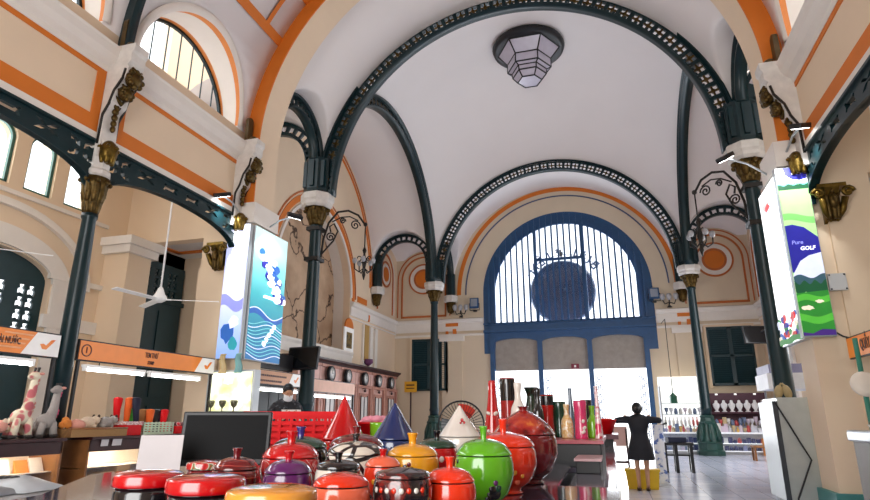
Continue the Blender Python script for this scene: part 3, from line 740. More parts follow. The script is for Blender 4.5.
# scroll lamp brackets on the two near columns
def lamp_arm(x, y, dx, label):
    t = thing('lamp_bracket', label, 'wall lamp', (x, y, 5.0), 'scroll lamp brackets on the near columns')
    d = Vector((dx, .95, 0)).normalized(); b = Vector((x, y, 0))
    def P(r, z): return b+d*r+Vector((0,0,z))
    w = MB()
    w.tube([P(.18, 5.5), P(.22, 6.0), P(.35, 6.5), P(.6, 6.86), P(.9, 6.95), P(1.2, 6.86), P(1.42, 6.6)], .03, 8)
    w.tube([P(.2, 5.6), P(.5, 6.0), P(.62, 6.3), P(.5, 6.5), P(.38, 6.4), P(.42, 6.25)], .024, 8)
    w.tube([P(.45, 6.55), P(.7, 6.72), P(.95, 6.78), P(1.2, 6.7)], .018, 8)
    for (r0, z0, rad) in ((1.12, 6.55, .15), (.42, 6.1, .14), (.75, 6.62, .09)):
        w.tube([P(r0+rad*(1-k/22)*math.cos(k*.55), z0+rad*(1-k/22)*math.sin(k*.55)) for k in range(20)], .02, 6)
    w.bx(x-.2, x+.2, y-.2, y+.2, 5.35, 5.45); w.bx(x-.19, x+.19, y-.19, y+.19, 6.2, 6.3)
    build('arm', w, M_DARKIRON, t)
    w = MB(); w.tube([P(1.42, 6.62), P(1.42, 5.95)], .018, 6); w.sphere(P(1.42, 6.62), .06); build('chain', w, M_DARKIRON, t)
    w = MB(); c = P(1.42, 0); 
    w.lathe([(.02, 5.95), (.06, 5.85), (.03, 5.75), (.07, 5.5), (.03, 5.3), (.05, 5.15), (0.01, 5.0)], c, 10)
    for k in range(5):
        a = 2*PI*k/5; e = Vector((math.cos(a), math.sin(a), 0)); 
        w.tube([c+Vector((0,0,5.35)), c+e*.14+Vector((0,0,5.22)), c+e*.26+Vector((0,0,5.3)), c+e*.27+Vector((0,0,5.45))], .018, 6)
        w.tube([c+e*(.14+.06*math.cos(q*.6))+Vector((0,0,5.6+.07*math.sin(q*.6))) for q in range(9)], .014, 5)
    build('lantern_frame', w, M_DARKIRON, t)
    w = MB()
    for k in range(5):
        a = 2*PI*k/5; e = Vector((math.cos(a), math.sin(a), 0)); w.lathe([(.02, 0), (.06, .04), (.07, .1), (.04, .16)], c+e*.27+Vector((0,0,5.45)), 8)
    build('shade', w, mat('lamp_glass', '#a9a9ad', .3), t)
lamp_arm(CX[0], YA, 1, 'wrought iron scroll lamp bracket on the column by the painted map')
lamp_arm(CX[1], YA, -1, 'wrought iron scroll lamp bracket on the column behind the golf banner')

# sconces and floodlights on the window wall
def sconce(x, label):
    t = thing('wall_sconce', label, 'wall lamp', (x, YW-.3, 6.1), 'sconces beside the bar window')
    w = MB(); w.tube([(x, YW-.02, 6.2), (x, YW-.3, 6.25), (x, YW-.35, 6.5)], .03, 8)
    for sx in (-1, 0, 1): w.tube([(x, YW-.33, 6.3), (x+sx*.2, YW-.4, 6.22), (x+sx*.28, YW-.42, 6.4)], .025, 6)
    w.lathe([(.12, 0), (.05, .08)], (x, YW-.3, 6.08), 10); build('bracket', w, M_BLACK, t)
    for sx in (-1, 0, 1):
        w = MB(); w.lathe([(.05, 0), (.1, .08), (.12, .2), (.08, .28)], (x+sx*.28, YW-.42, 6.4), 10); build('shade', w, mat('lamp_glass', '#a9a9ad', .3), t)
sconce(-6.87, 'three-armed dark sconce with pale shades at the booth side of the bar window')
sconce(2.72, 'three-armed dark sconce with pale shades at the jewellery side of the bar window')
def flood(x, label):
    t = thing('floodlight', label, 'floodlight', (x, YW-.25, 6.45), 'floodlights beside the bar window')
    w = MB(); w.box((x, YW-.3, 6.75), (.44, .14, .5), rx=-.15); build('housing', w, M_HAZEBLUE, t, bevel=.02)
    w = MB(); w.box((x, YW-.375, 6.76), (.32, .02, .38), rx=-.15); build('lens', w, mat('flood_lens', '#8f97a3', .2), t)
    w = MB(); w.tube([(x-.24, YW-.3, 6.75), (x-.24, YW-.2, 6.42), (x+.24, YW-.2, 6.42), (x+.24, YW-.3, 6.75)], .02, 6); w.bx(x-.08, x+.08, YW-.22, YW, 6.36, 6.44); build('yoke', w, M_BLACK, t)
flood(-6.2, 'square blue floodlight on the ledge at the booth side of the bar window')
flood(2.12, 'square blue floodlight on the ledge at the jewellery side of the bar window')

# ------------------------------------------------------------------ the great bar window and the door front
y0 = YW+.05
w = MB()
w.merge(flat([[(OX+OR, 4.3)]+arc(OX, OZ, OR, 0, PI, 60)+[(OX-OR, 4.3), (OX-OR+.5, 4.3)]+[(OX-OR+.62, 5.6)]+arc(OX, OZ, OR-.62, PI, 0, 60)+[(OX+OR-.62, 5.6), (OX+OR-.5, 4.3)]], .12), PY((0, y0, 0)))
# transom with three flat arches below
tr = [(OX-OR+.3, 5.72), (OX-OR+.3, 4.72)]
MUL = [-5.4, -3.14, -.87, 1.6]
for a, b in zip(MUL[:-1], MUL[1:]):
    for i in range(13):
        u = i/12; tr.append((a+(b-a)*u, 4.72+.28*math.sqrt(max(0, 1-(2*u-1)**2))*1.0))
tr += [(OX+OR-.3, 4.72), (OX+OR-.3, 5.72)]
w.merge(flat([tr], .2), PY((0, y0-.02, 0)))
w.bx(OX-OR, OX+OR, y0-.22, y0, 5.3, 5.42); w.bx(OX-OR, OX+OR, y0-.2, y0, 5.68, 5.76)
for x in MUL: w.bx(x-.11, x+.11, y0-.14, y0+.1, 0, 5.0)
w.bx(-.98, -.78, y0-.12, y0+.1, 5.7, 10.6); w.bx(-3.2, -3.08, y0-.1, y0+.06, 5.7, 10.6)
w.bx(-3.14, -.87, y0-.06, y0+.06, 8.72, 8.84)
win = struct('window_7', w, [M_HAZEBLUE])
w = MB(); x = OX-OR+.3
while x < OX+OR-.25:
    h = OZ+math.sqrt(max(0, (OR-.1)**2-(x-OX)**2)); w.bx(x-.045, x+.045, y0-.2, y0-.13, 5.7, h); x += .29
b_ = build('window_bars', w, M_HAZEBLUE, win)
w = MB(); w.prism([(OX+OR-.6, 5.7)]+arc(OX, OZ, OR-.6, 0, PI, 48)+[(OX-OR+.6, 5.7)], 'y', y0+.02, y0+.03)
gm = bpy.data.materials.new('window_glass'); gm.use_nodes = True
nt = gm.node_tree; nt.nodes.clear(); o_ = nt.nodes.new('ShaderNodeOutputMaterial'); mx = nt.nodes.new('ShaderNodeMixShader'); tr_ = nt.nodes.new('ShaderNodeBsdfTransparent'); gl = nt.nodes.new('ShaderNodeBsdfGlossy')
gl.inputs['Roughness'].default_value = .08; mx.inputs[0].default_value = .06; tr_.inputs[0].default_value = (.95, .97, 1, 1)
nt.links.new(tr_.outputs[0], mx.inputs[1]); nt.links.new(gl.outputs[0], mx.inputs[2]); nt.links.new(mx.outputs[0], o_.inputs[0])
M_GLASS = gm
build('window_glass', w, M_GLASS, win)
w = MB()
for a, b in zip(MUL[:-1], MUL[1:]):
    for k in range(9): z = 3.48+k*.17; w.bx(a+.1, b-.1, y0+.06, y0+.1+.02*(k % 2), z, z+.17)
struct('door_1', w, [mat('roller_shutter', '#9a9187', .6, var=.1)])
# outside: the facade clock seen from behind and the mirrored lettering
w = MB(); w.lathe([(1.5, 0), (1.6, .1), (1.6, .3), (1.3, .5), (.1, .55)], (0,0,0), 40); w.xf(Matrix.Translation((-2.0, 28.75, 7.3)) @ Matrix.Rotation(-PI/2, 4, 'X'))
w.bx(-1.9, -1.8, YW+.05, 28.8, 7.3, 7.4); one('facade_clock', w, mat('clock_back', '#1d3a57', .5), 'round dark back of the facade clock seen through the window bars', 'clock')
w = MB(); txt = 'BƯU ĐIỆN'
for i, ch in enumerate(txt):
    if ch == ' ': continue
    a = PI*(.76-.52*i/(len(txt)-1)); lt = text_mb(ch, .62, .05)
    w.merge(lt, Matrix.Translation((-1.85-2.0*math.cos(a), 28.7, 6.95+2.25*math.sin(a))) @ frame_mat((0,0,0), (-1,0,0), (0,0,1), (0,1,0)) @ Matrix.Rotation(a-PI/2, 4, 'Z'))
w.tube([(-1.85-2.2*math.cos(q), 28.75, 6.95+2.2*math.sin(q)) for q in [.6+.19*i for i in range(11)]], .02, 6); w.bx(-3.15, -3.1, YW+.05, 28.75, 8.72, 8.77); w.bx(-.9, -.85, YW+.05, 28.75, 8.9, 8.95); one('facade_lettering', w, mat('letter_blue', '#3a4f6e', .5), 'cursive-set facade letters seen mirrored through the bar window', 'lettering')
for a, s in ((-3.14, 1), (-.87, 1), (1.6, -1), (-5.4, 1)):
    t = thing('folding_gate', 'folded steel lattice gate pushed against the %s door post' % {-3.14: 'second', -.87: 'third', 1.6: 'jewellery side', -5.4: 'booth side'}[a], 'gate', (a+.25*s, y0-.1, 0), 'folded gates of the door front')
    for k in range(4):
        w = MB(); w.bx(a+s*(.16+.09*k)-.015, a+s*(.16+.09*k)+.015, y0-.12, y0-.08, 0, 3.2); build('upright', w, M_HAZEBLUE, t)
    w = MB()
    for k in range(9): w.tube([(a+s*.16, y0-.1, .2+.33*k), (a+s*.43, y0-.1, .5+.33*k)], .012, 5); w.tube([(a+s*.43, y0-.1, .2+.33*k), (a+s*.16, y0-.1, .5+.33*k)], .012, 5)
    build('lattice', w, M_HAZEBLUE, t)
w = MB(); w.bx(-1.75, -1.4, YW-.1, YW-.04, 3.5, 3.72); t = thing('door_sign', 'small dark red sign above the middle doorway', 'sign', (-1.58, YW-.07, 3.5)); build('board', w, mat('sign_red', '#7c2338', .5), t)
w = MB(); w.bx(-1.62, -1.53, YW-.105, YW-.1, 3.56, 3.66); build('mark', w, mat('paper', '#e8e6e2', .6), t)

# green shutters
def shutter(n, x0, x1, z0, z1):
    w = MB(); w.bx(x0, x1, YW-.1, YW, z0, z1, 0); w.bx(x0-.1, x0, YW-.14, YW, z0-.1, z1+.1, 1); w.bx(x1, x1+.1, YW-.14, YW, z0-.1, z1+.1, 1); w.bx(x0, x1, YW-.14, YW, z1, z1+.1, 1)
    st = struct('window_%d' % n, w, [M_SHUT, M_CREAM])
    w = MB(); k = 0
    xm = (x0+x1)/2
    for a, b in ((x0, xm), (xm, x1)):
        w.bx(a, a+.08, YW-.16, YW-.1, z0, z1); w.bx(b-.08, b, YW-.16, YW-.1, z0, z1)
        for q in (0, .5, 1): z = z0+(z1-z0-.1)*q; w.bx(a, b, YW-.16, YW-.1, z, z+.1)
        z = z0+.1
        while z < z1-.1: w.box(((a+b)/2, YW-.12, z), (b-a-.14, .012, .09), rx=.5); z += .09
    build('shutter_leaf', w, M_SHUT, st)
shutter(8, -9.45, -7.7, 2.6, 5.1); shutter(9, 4.1, 5.9, 2.65, 5.15)

# aisle windows and doors
def aisle_windows(x, s, n):
    for yc in (.93, 1.81, 2.69, 3.57, 4.45, 5.33, 6.21, 7.09, 7.97, 8.85):
        w = MB(); X0, X1 = sorted((x-.12*s, x-.06*s))
        w.prism([(yc+.3, 5.5)]+arc(yc, 6.4, .3, 0, PI, 14)+[(yc-.3, 5.5), (yc-.24, 5.56)]+arc(yc, 6.4, .24, PI, 0, 14)+[(yc+.24, 5.56)], 'x', X0, X1)
        w.bx(X0, X1, yc-.3, yc+.3, 5.5, 5.56)
        struct('window_%d' % n, w, [mat('aisle_window_green', '#2c5a50', .5)]); n += 1
    for yc in (7.35, 3.2):
        w = MB(); X0, X1 = sorted((x-.2*s, x-.14*s)); 
        outer = [(yc-1.25, 2.75), (yc-1.25, 3.85)]+[(yc-1.25*math.cos(a), 3.85+.5*math.sin(a)) for a in [PI*i/24 for i in range(1, 24)]]+[(yc+1.25, 3.85), (yc+1.25, 2.75)]
        holes = []
        for c_ in (-.9, -.3, .3, .9):
            for r in range(5):
                zc = 2.95+r*.24
                if zc > 3.92-abs(c_)*.1: continue
                for sx in (-1, 1):
                    q = yc+c_+sx*.1
                    holes.append([(q-.075, zc-.09), (q-.02, zc-.06), (q+.06, zc-.1), (q+.075, zc), (q+.03, zc+.03), (q+.07, zc+.1), (q-.05, zc+.09), (q-.03, zc+.02), (q-.075, zc)])
        w.merge(flat([outer]+holes, .05), PX(((X0+X1)/2, 0, 0)))
        w.bx(X0, X1, yc-1.25, yc+1.25, .05, 2.75); struct('door_%d' % n, w, [M_SHUT]); n += 1
        w = MB()
        for k in range(4):
            for z0, z1 in ((.3, 1.3), (1.45, 2.5)): w.bx(*sorted((x-.14*s, x-.1*s)), yc-1.15+.6*k, yc-.65+.6*k, z0, z1)
        build('door_panels', w, M_SHUT, bpy.data.objects['door_%d' % (n-1)])
    return n
n = aisle_windows(HL, 1, 20); n = aisle_windows(HR, -1, n)
# tall green door with pierced transom on the aisle wall before the hall
for x, s in ((HL, 1), (HR, -1)):
    w = MB(); holes = []
    for c_ in (10.85, 11.3, 11.75):
        for r in range(3):
            for sx in (-1, 1):
                q, z = c_+sx*.09, 4.25+r*.22; holes.append([(q-.07, z-.09), (q+.03, z-.05), (q+.07, z-.09), (q+.04, z), (q+.07, z+.09), (q-.06, z+.08), (q-.02, z)])
    w.merge(flat([[(10.5, 4.05), (12.15, 4.05), (12.15, 4.95), (10.5, 4.95)]]+holes, .06), PX((x+.09*s, 0, 0)))
    w.bx(*sorted((x+.01*s, x+.04*s)), 10.5, 12.15, 4.1, 4.9, 1)
    w.bx(*sorted((x+.02*s, x+.12*s)), 10.5, 12.15, .05, 4.05); w.bx(*sorted((x+.02*s, x+.16*s)), 10.44, 12.2, 4.0, 4.1)
    st = struct('door_%d' % n, w, [M_SHUT, mat('transom_glow', '#dfe8ee', .4)]); n += 1
    w = MB()
    for a in (10.6, 11.4):
        for z0, z1 in ((.3, 1.6), (1.8, 3.8)): w.bx(*sorted((x+.12*s, x+.15*s)), a, a+.66, z0, z1)
    build('door_panels', w, M_SHUT, st)
#PART3
# ------------------------------------------------------------------ banners on the two piers
M_FRAME = mat('lightbox_frame', '#b9bec2', .35, .4)
def lightbox(name, label, cat, c, M, w, h, face, shapes, group):
    """a backlit panel in local XY (width, height), thickness along local Z, placed by M; shapes: (list of (polygon 0..1, material))"""
    t = thing(name, label, cat, c, group)
    b = MB(); b.bx(-w/2, w/2, 0, h, -.12, -.01); b.xf(M); build('box', b, M_FRAME, t, bevel=.008)
    b = MB(); b.bx(-w/2+.015, w/2-.015, .015, h-.015, -.01, 0); b.xf(M); build('panel', b, face, t)
    mats = []; b = MB()
    for i, (poly, m) in enumerate(shapes):
        if isinstance(poly, MB): q = poly
        else:
            q = MB(); k = .002+.0008*i; q.prism([(-w/2+.015+(w-.03)*u, .015+(h-.03)*v) for u, v in poly], 'z', 0, k)
        if m not in mats: mats.append(m)
        b.merge(q, m=mats.index(m))
    b.xf(M); build('print', b, mats, t, fix=False)
    return t
def em(name, col, e=.35, **k): return mat(name, col, .3, emit=e, **k)
E_WHITE = em('print_white', '#f6f8fb', .8); E_PALE = em('print_pale_lilac', '#cfd6f4', .5); E_LILAC = em('print_lilac', '#8d93e6', .3); E_AQUA = em('print_aqua', '#7fd0d4', .3)
E_TEAL = em('print_teal', '#2f9cab', .25); E_BLUE = em('print_blue', '#2d63b4', .25); E_NAVY = em('print_navy', '#2a2a96', .25); E_GREEN = em('print_green', '#2f8a35', .25); E_LIME = em('print_lime', '#a8dc90', .35)
E_DKGREEN = em('print_dark_green', '#1f5a3a', .2); E_SAND = em('print_sand', '#e6ddc8', .35); E_SKY = em('print_sky', '#c8cfe2', .45); E_RED = em('print_red', '#cf3b3b', .25); E_PURP = em('print_purple', '#4a2d86', .2); E_PINK = em('print_pink', '#e9b3b0', .4)
def wavy(v0, v1, amp, f, ph=0, n=24):
    up = [(i/n, v1+amp*math.sin(f*i/n*2*PI+ph)) for i in range(n+1)]; dn = [(i/n, v0+amp*math.sin(f*i/n*2*PI+ph)) for i in range(n+1)][::-1]
    return up+dn
def blob(u, v, r, rv=None, n=12, seed=0):
    rnd = random.Random(seed); rv = rv or r
    return [(min(.99, max(.01, u+r*(.7+.5*rnd.random())*math.cos(2*PI*k/n))), min(.99, max(.01, v+rv*(.7+.5*rnd.random())*math.sin(2*PI*k/n)))) for k in range(n)]
g_wave = ramp_mat('wave_ground', [(0, '#2c6ea8'), (.25, '#2a86a4'), (.5, '#45aeb6'), (.75, '#8ad4d6'), (1, '#d9f2f0')], .3, 'gen', axis='Z', emit=.3)
g_pale = ramp_mat('pale_ground', [(0, '#7f9fdc'), (.2, '#9fb7ee'), (.45, '#cfd4f6'), (.7, '#aab4ee'), (1, '#e2e6fa')], .3, 'gen', axis='Z', emit=.45)
h = 2.8
sh = [(wavy(.31, .35, .03, 1.0, .5), E_BLUE), (wavy(.35, .358, .033, 1.0, .4), E_PALE)]
for k in range(11): sh.append((wavy(.025+.025*k, .031+.025*k, .022, 1.0, 2.4+.2*k), E_AQUA if k % 3 else E_PALE))
for k in range(5): sh.append((blob(.75-.07*k, .27-.035*k, .05, .02, 9, 80+k), E_WHITE))
rr = random.Random(3)
for k in range(44):
    u = .3+.013*k+rr.uniform(-.16, .16); v = .82-.0075*k+rr.uniform(-.05, .05); sh.append((blob(u, v, .05+.06*rr.random(), .02+.015*rr.random(), 9, k), (E_BLUE, E_NAVY, E_WHITE, E_WHITE, E_PALE)[k % 5]))
tx = text_mb('WAVES', .11, .004) if 0 else None
for k in range(5): sh.append(([(.36+.07*k, .475), (.41+.07*k, .475), (.41+.07*k, .492), (.36+.07*k, .492)], E_WHITE))
lightbox('banner_lightbox', 'blue backlit banner of a breaking wave on the pier beside the map niche', 'banner', (-7.0, 10.82, 2.45), frame_mat((-6.94, 10.82, 2.45), (0,1,0), (0,0,1), (1,0,0)), 1.3, h, g_wave, sh, 'lightboxes on the wave pier')
sh = [(blob(.45, .9, .3, .05, 12, 1), E_WHITE), (blob(.3, .72, .25, .06, 12, 2), E_PALE), (blob(.6, .6, .35, .07, 12, 4), E_WHITE), (wavy(.36, .44, .03, .8, 1), E_LILAC), (blob(.4, .18, .3, .07, 12, 5), E_BLUE), (blob(.7, .1, .2, .05, 12, 6), E_TEAL), (blob(.65, .26, .25, .05, 12, 7), E_PALE)]
for k in range(4): sh.append(([(.25+.14*k, .47), (.34+.14*k, .47), (.34+.14*k, .485), (.25+.14*k, .485)], E_WHITE))
lightbox('banner_lightbox', 'narrow pale lilac backlit banner on the same pier as the wave banner', 'banner', (-7.26, 10.02, 2.45), frame_mat((-7.26, 10.03, 2.45), (1,0,0), (0,0,1), (0,-1,0)), .54, h, g_pale, sh, 'lightboxes on the wave pier')
# golf
gw, gh = .46, 2.75
def gtext(s, size, u, v, m):
    q = text_mb(s, size, .008, .15); q.xf(Matrix.Translation((-gw/2+gw*u, gh*v, .008))); return (q, m)
sh = [([(0, .9), (1, .9), (1, 1), (0, 1)], E_WHITE), ([(.25, 1), (.3, .955), (.5, .925), (.75, .915), (1, .925), (1, 1)], E_NAVY), gtext('Pure', .075, .66, .957, E_WHITE),
      (wavy(.855, .895, .006, 4, 0), E_DKGREEN), (wavy(.89, .9, .005, 3, 1), E_AQUA),
      ([(0, .62), (1, .6), (1, .86), (0, .86)], E_LIME), (wavy(.66, .7, .015, .6, 1), em('print_mid_green', '#79c06a', .3)),
      ([(0, .44), (.0, .64), (.25, .645), (.6, .625), (1, .56), (1, .47), (.6, .455), (.3, .425), (.05, .36), (0, .36)], E_NAVY), gtext('Pure', .085, .32, .535, E_LILAC), gtext('GOLF', .082, .6, .498, E_WHITE),
      ([(0, .34), (.05, .36), (.3, .425), (.6, .455), (1, .47), (1, .3), (0, .3)], E_SKY), (wavy(.26, .335, .012, 1.3, 0), em('print_hill', '#3d6070', .2)), (wavy(.235, .3, .012, 3, 2), E_DKGREEN),
      ([(0, .0), (1, .0), (1, .25), (0, .24)], E_GREEN), (wavy(.19, .225, .01, 1, 0), em('print_bright_green', '#53b53f', .3)), (wavy(.075, .115, .012, .8, 2), em('print_bright_green', '#53b53f', .3)),
      (blob(.28, .155, .2, .014, 14, 3), E_SAND), (blob(.68, .19, .14, .01, 14, 9), E_SAND), ([(0, 0), (1, 0), (1, .03), (.6, .035), (.3, .012), (0, .02)], E_PURP)]
lightbox('banner_lightbox', 'golf course backlit banner with GOLF lettering on the cream pier', 'banner', (3.03, 10.02, 2.5), frame_mat((3.03, 10.03, 2.5), (1,0,0), (0,0,1), (0,-1,0)), gw, gh, E_LIME, sh, 'lightboxes on the golf pier')
sh = [(blob(.3, .9, .2, .03, 12, 1), E_PINK), (blob(.35, .87, .12, .03, 10, 2), E_RED), (blob(.5, .84, .3, .02, 12, 3), E_SKY)]
rr = random.Random(5)
for k in range(34): u, v = rr.uniform(.05, .95), rr.uniform(.03, .16); sh.append((blob(u, v, .07, .02, 8, 20+k), (E_RED, E_BLUE, E_RED, E_SKY, E_NAVY, E_SAND, E_GREEN)[k % 7]))
sh.append((wavy(.0, .03, .004, 2, 0), E_GREEN))
lightbox('banner_lightbox', 'white backlit banner with a red and blue crowd along its foot', 'banner', (2.9, 10.8, 2.5), frame_mat((2.86, 10.78, 2.5), (0,-1,0), (0,0,1), (-1,0,0)), 1.34, gh, E_WHITE, sh, 'lightboxes on the golf pier')

# arm lamps over the banners
def arm_lamp(root, tip, aim, label):
    root, tip, aim = Vector(root), Vector(tip), Vector(aim)
    t = thing('arm_floodlight', label, 'floodlight', root, 'arm floodlights over the banners')
    w = MB(); w.tube([root, root+(tip-root)*.5+Vector((0,0,.06)), tip], .018, 8); build('arm', w, M_FRAME, t)
    d = (aim-tip).normalized(); x = d.orthogonal().normalized(); y = d.cross(x)
    M = frame_mat(tip, x, y, d)
    w = MB(); w.bx(-.16, .16, -.09, .09, -.05, .03); w.xf(M); build('head', w, M_BLACK, t, bevel=.015)
    w = MB(); w.bx(-.13, .13, -.07, .07, .03, .036); w.xf(M); build('lens', w, mat('lamp_lens', '#ffffff', .2, emit=6), t)
    spot('spot_'+t.name, tip+d*.08, aim, 60, 95, (.92, .97, 1.0), .06)
arm_lamp((-7.05, 10.75, 5.36), (-6.15, 10.35, 5.42), (-6.95, 10.9, 3.9), 'black arm floodlight reaching out above the wave banner')
arm_lamp((-7.3, 10.1, 5.5), (-7.2, 9.3, 5.62), (-7.3, 10.1, 4.0), 'black arm floodlight above the narrow lilac banner')
arm_lamp((2.92, 10.75, 5.4), (2.15, 10.2, 5.6), (2.86, 10.8, 4.0), 'arm floodlight reaching out beside the white crowd banner')
arm_lamp((3.05, 10.1, 5.55), (3.05, 9.3, 5.6), (3.03, 10.0, 4.0), 'black arm floodlight above the golf banner')

# ------------------------------------------------------------------ counter signs
M_SIGNO = mat('sign_orange', '#dc7a16', .35, emit=.12); M_SIGNW = mat('sign_white', '#e9e8e6', .4, emit=.1); M_INK = mat('sign_ink', '#4a1c14', .5)
M_DARKINT = mat('dark_interior', '#1d2226', .5)
M_TUBE = mat('tube_light_on', '#f4faff', .3, emit=9)
def counter_sign(label, x, y0, y1, z0, z1, texts, number=None, logo=True, s=1, rz=0, base=None, stripes=False, post=1.08):
    t = thing('counter_sign', label, 'sign', (x, (y0+y1)/2, z0), 'orange signs over the counters')
    L_ = y1-y0; H = z1-z0; M = frame_mat((x, (y0+y1)/2, (z0+z1)/2), (0, s, 0), (0,0,1), (s,0,0))
    w = MB(); w.bx(-L_/2, L_/2, -H/2, H/2, -.05, 0); w.xf(M); build('frame', w, M_BLACK, t, bevel=.006)
    w = MB(); w.bx(-L_/2+.02, L_/2-.02, -H/2+.02, H/2-.02, 0, .008); w.xf(M); build('face', w, base or M_SIGNO, t)
    if logo:
        w = MB(); e = L_/2-.02; w.prism([(e-.55, -H/2+.02), (e, -H/2+.02), (e, H/2-.02), (e-.36, H/2-.02)], 'z', .008, .013); w.xf(M); build('logo_panel', w, M_SIGNW, t)
        w = MB(); c = e-.2
        w.prism([(c-.1, .0), (c-.06, -.06), (c, -.065), (c+.12, .07), (c+.06, .07), (c-.01, -.01), (c-.05, .01)], 'z', .013, .017); w.prism([(c+.05, .035), (c+.13, .075), (c+.08, .075)], 'z', .013, .017)
        w.xf(M); build('emblem', w, M_SIGNO, t)
    w = MB()
    for tx, sz, u, v in texts: q = text_mb(tx, sz, .006); q.xf(Matrix.Diagonal((.68, 1.15, 1, 1))); q.xf(Matrix.Translation((u, v, .012))); w.merge(q)
    if number:
        c = -L_/2+.14; w.prism(ring(c, 0, .075, .09, 0, 2*PI, 24), 'z', .008, .014); q = text_mb(number, .12, .006); q.xf(Matrix.Translation((c, 0, .012))); w.merge(q)
    if w.v: w.xf(M); build('lettering', w, M_INK, t)
    if stripes:
        w = MB(); e = L_/2-.57
        for k in range(4): w.prism([(e-.42+.05*k, -.09+.06*k), (e-.02+.05*k, -.09+.06*k), (e-.0+.05*k, -.07+.06*k), (e-.4+.05*k, -.07+.06*k)], 'z', .008, .012)
        w.xf(M); build('stripes', w, mat('stripe_peach', '#f2b27a', .4), t)
    w = MB()
    for yy in (() if post is None else (y0+.05, y1-.05)):
        w = MB(); w.bx(x-.04, x+.0, yy-.02, yy+.02, post, z0); build('post', w, M_BLACK, t)
    return t
counter_sign('orange counter sign ending in NƯỚC with stripes and a white tick panel', -7.38, 3.2, 6.42, 2.12, 2.46, [('NGOÀI NƯỚC', .105, .78, 0)], stripes=True)
counter_sign('orange counter sign number 1 reading TEM THƯ and STAMP', -7.38, 6.72, 9.84, 2.13, 2.44, [('TEM THƯ', .1, -.12, .045), ('STAMP', .07, -.12, -.075)], '1')
counter_sign('shaded orange counter sign under the dark screen by the map niche', -7.38, 11.3, 13.2, 2.04, 2.37, [], None, True, base=mat('sign_orange_shaded', '#c98a5a', .4), post=0)  # duller copy of the sign orange; shade and reflections put into the colour
counter_sign('orange sign starting QU over the counter by the pier', XR-.02, 7.4, 9.8, 2.13, 2.44, [('QUẦY', .17, -.55, 0)], None, False, s=-1, post=None)
counter_sign('pale pink sign over the booths beyond the near green column', -7.7, 14.5, 17.2, 2.0, 2.36, [], None, False, base=mat('sign_pink', '#dba58a', .5), post=0)
def tube_lamp(x, y0, y1, z, label, p=14):
    t = thing('tube_lamp', label, 'tube light', (x, (y0+y1)/2, z), 'tube lamps under the counter signs')
    w = MB(); w.bx(x-.05, x+.03, y0, y1, z+.03, z+.07); build('batten', w, M_SIGNW, t)
    w = MB(); w.tube([(x, y0+.04, z), (x, y1-.04, z)], .022, 10); build('tube', w, M_TUBE, t)
    w = MB(); w.bx(x-.025, x+.025, y0, y0+.04, z-.025, z+.03); w.bx(x-.025, x+.025, y1-.04, y1, z-.025, z+.03); build('socket', w, M_SIGNW, t)
    w = MB(); w.tube([(x-.03, (y0+y1)/2-.3, z+.07), (x-.03, (y0+y1)/2-.3, z+.16)], .008, 6); build('hanger', w, M_BLACK, t)
w = MB(); rr = random.Random(8)
for zz, n_ in ((2.245, 13), (2.13, 11)):
    y = 11.42
    for k in range(n_): l = rr.uniform(.04, .1); w.bx(-7.372, -7.366, y, y+l, zz-.02, zz+.02); y += l+.02
build('lettering', w, M_INK, [o for o in bpy.data.objects if o.get('label', '').startswith('shaded orange')][0])
tube_lamp(-7.42, 4.2, 6.1, 2.02, 'white tube lamp under the striped NƯỚC sign')
tube_lamp(-7.42, 6.9, 8.1, 2.02, 'white tube lamp under the TEM THƯ sign, end nearer the slender column')
tube_lamp(-7.42, 8.2, 9.5, 2.02, 'white tube lamp under the TEM THƯ sign, end nearer the wave pier')
tube_lamp(-7.42, 11.4, 13.2, 1.93, 'white tube lamp under the shaded orange sign')
tube_lamp(-7.75, 14.6, 17.0, 1.9, 'white tube lamp under the pale pink sign')

# post office counter along the nave arcade: dark fascia over a lit glass case
M_MAROON = mat('maroon_wood', '#34161a', .3, var=.2, scale=8); M_WOODW = mat('warm_wood', '#8a5a30', .5, var=.2, scale=6); M_CASE = mat('case_lining', '#f1e4d2', .6); M_STEEL = mat('brushed_steel', '#a5a7ab', .3, .7, var=.08, scale=20)
def service_counter(y0, y1, label):
    x0, x1 = -7.5, -6.95
    t = thing('service_counter', label, 'counter', ((x0+x1)/2, (y0+y1)/2, 0), 'post office counters of the nave')
    w = MB(); w.bx(x0-.05, x1+.05, y0, y1, 1.04, 1.08); w.bx(x1-.02, x1, y0, y1, .88, 1.04); build('top', w, M_MAROON, t, bevel=.008)
    w = MB(); w.bx(x0, x1, y0, y1, 0, .4, 0); w.bx(x0, x0+.03, y0, y1, .4, 1.04, 1); w.bx(x0, x1, y0, y0+.03, .4, 1.04, 0); w.bx(x0, x1, y1-.03, y1, .4, 1.04, 0); w.bx(x0+.03, x1-.1, y0, y1, .66, .67, 1)
    build('case', w, [M_WOODW, M_CASE], t)
    w = MB(); w.bx(x1-.03, x1-.024, y0+.03, y1-.03, .4, .88); build('glass', w, M_GLASS, t)
    w = MB(); w.tube([(x1-.1, y0+.1, .98), (x1-.1, y1-.1, .98)], .012, 8); build('strip_light', w, mat('warm_strip', '#ffe2b8', .3, emit=14), t)
    return t
service_counter(2.95, 6.35, 'dark-topped counter with a lit glass case below the plush giraffes')
service_counter(6.75, 9.55, 'dark-topped counter with a lit glass case under the TEM THƯ sign')
M_KRAFT = mat('kraft_card', '#b28a58', .7, var=.1); M_PAPER = mat('white_paper', '#eee9e2', .7)
cardx = [(5.35, .14, .3, M_KRAFT, 'kraft box'), (5.72, .2, .2, M_PAPER, 'white carton'), (6.05, .16, .24, M_KRAFT, 'kraft box')]
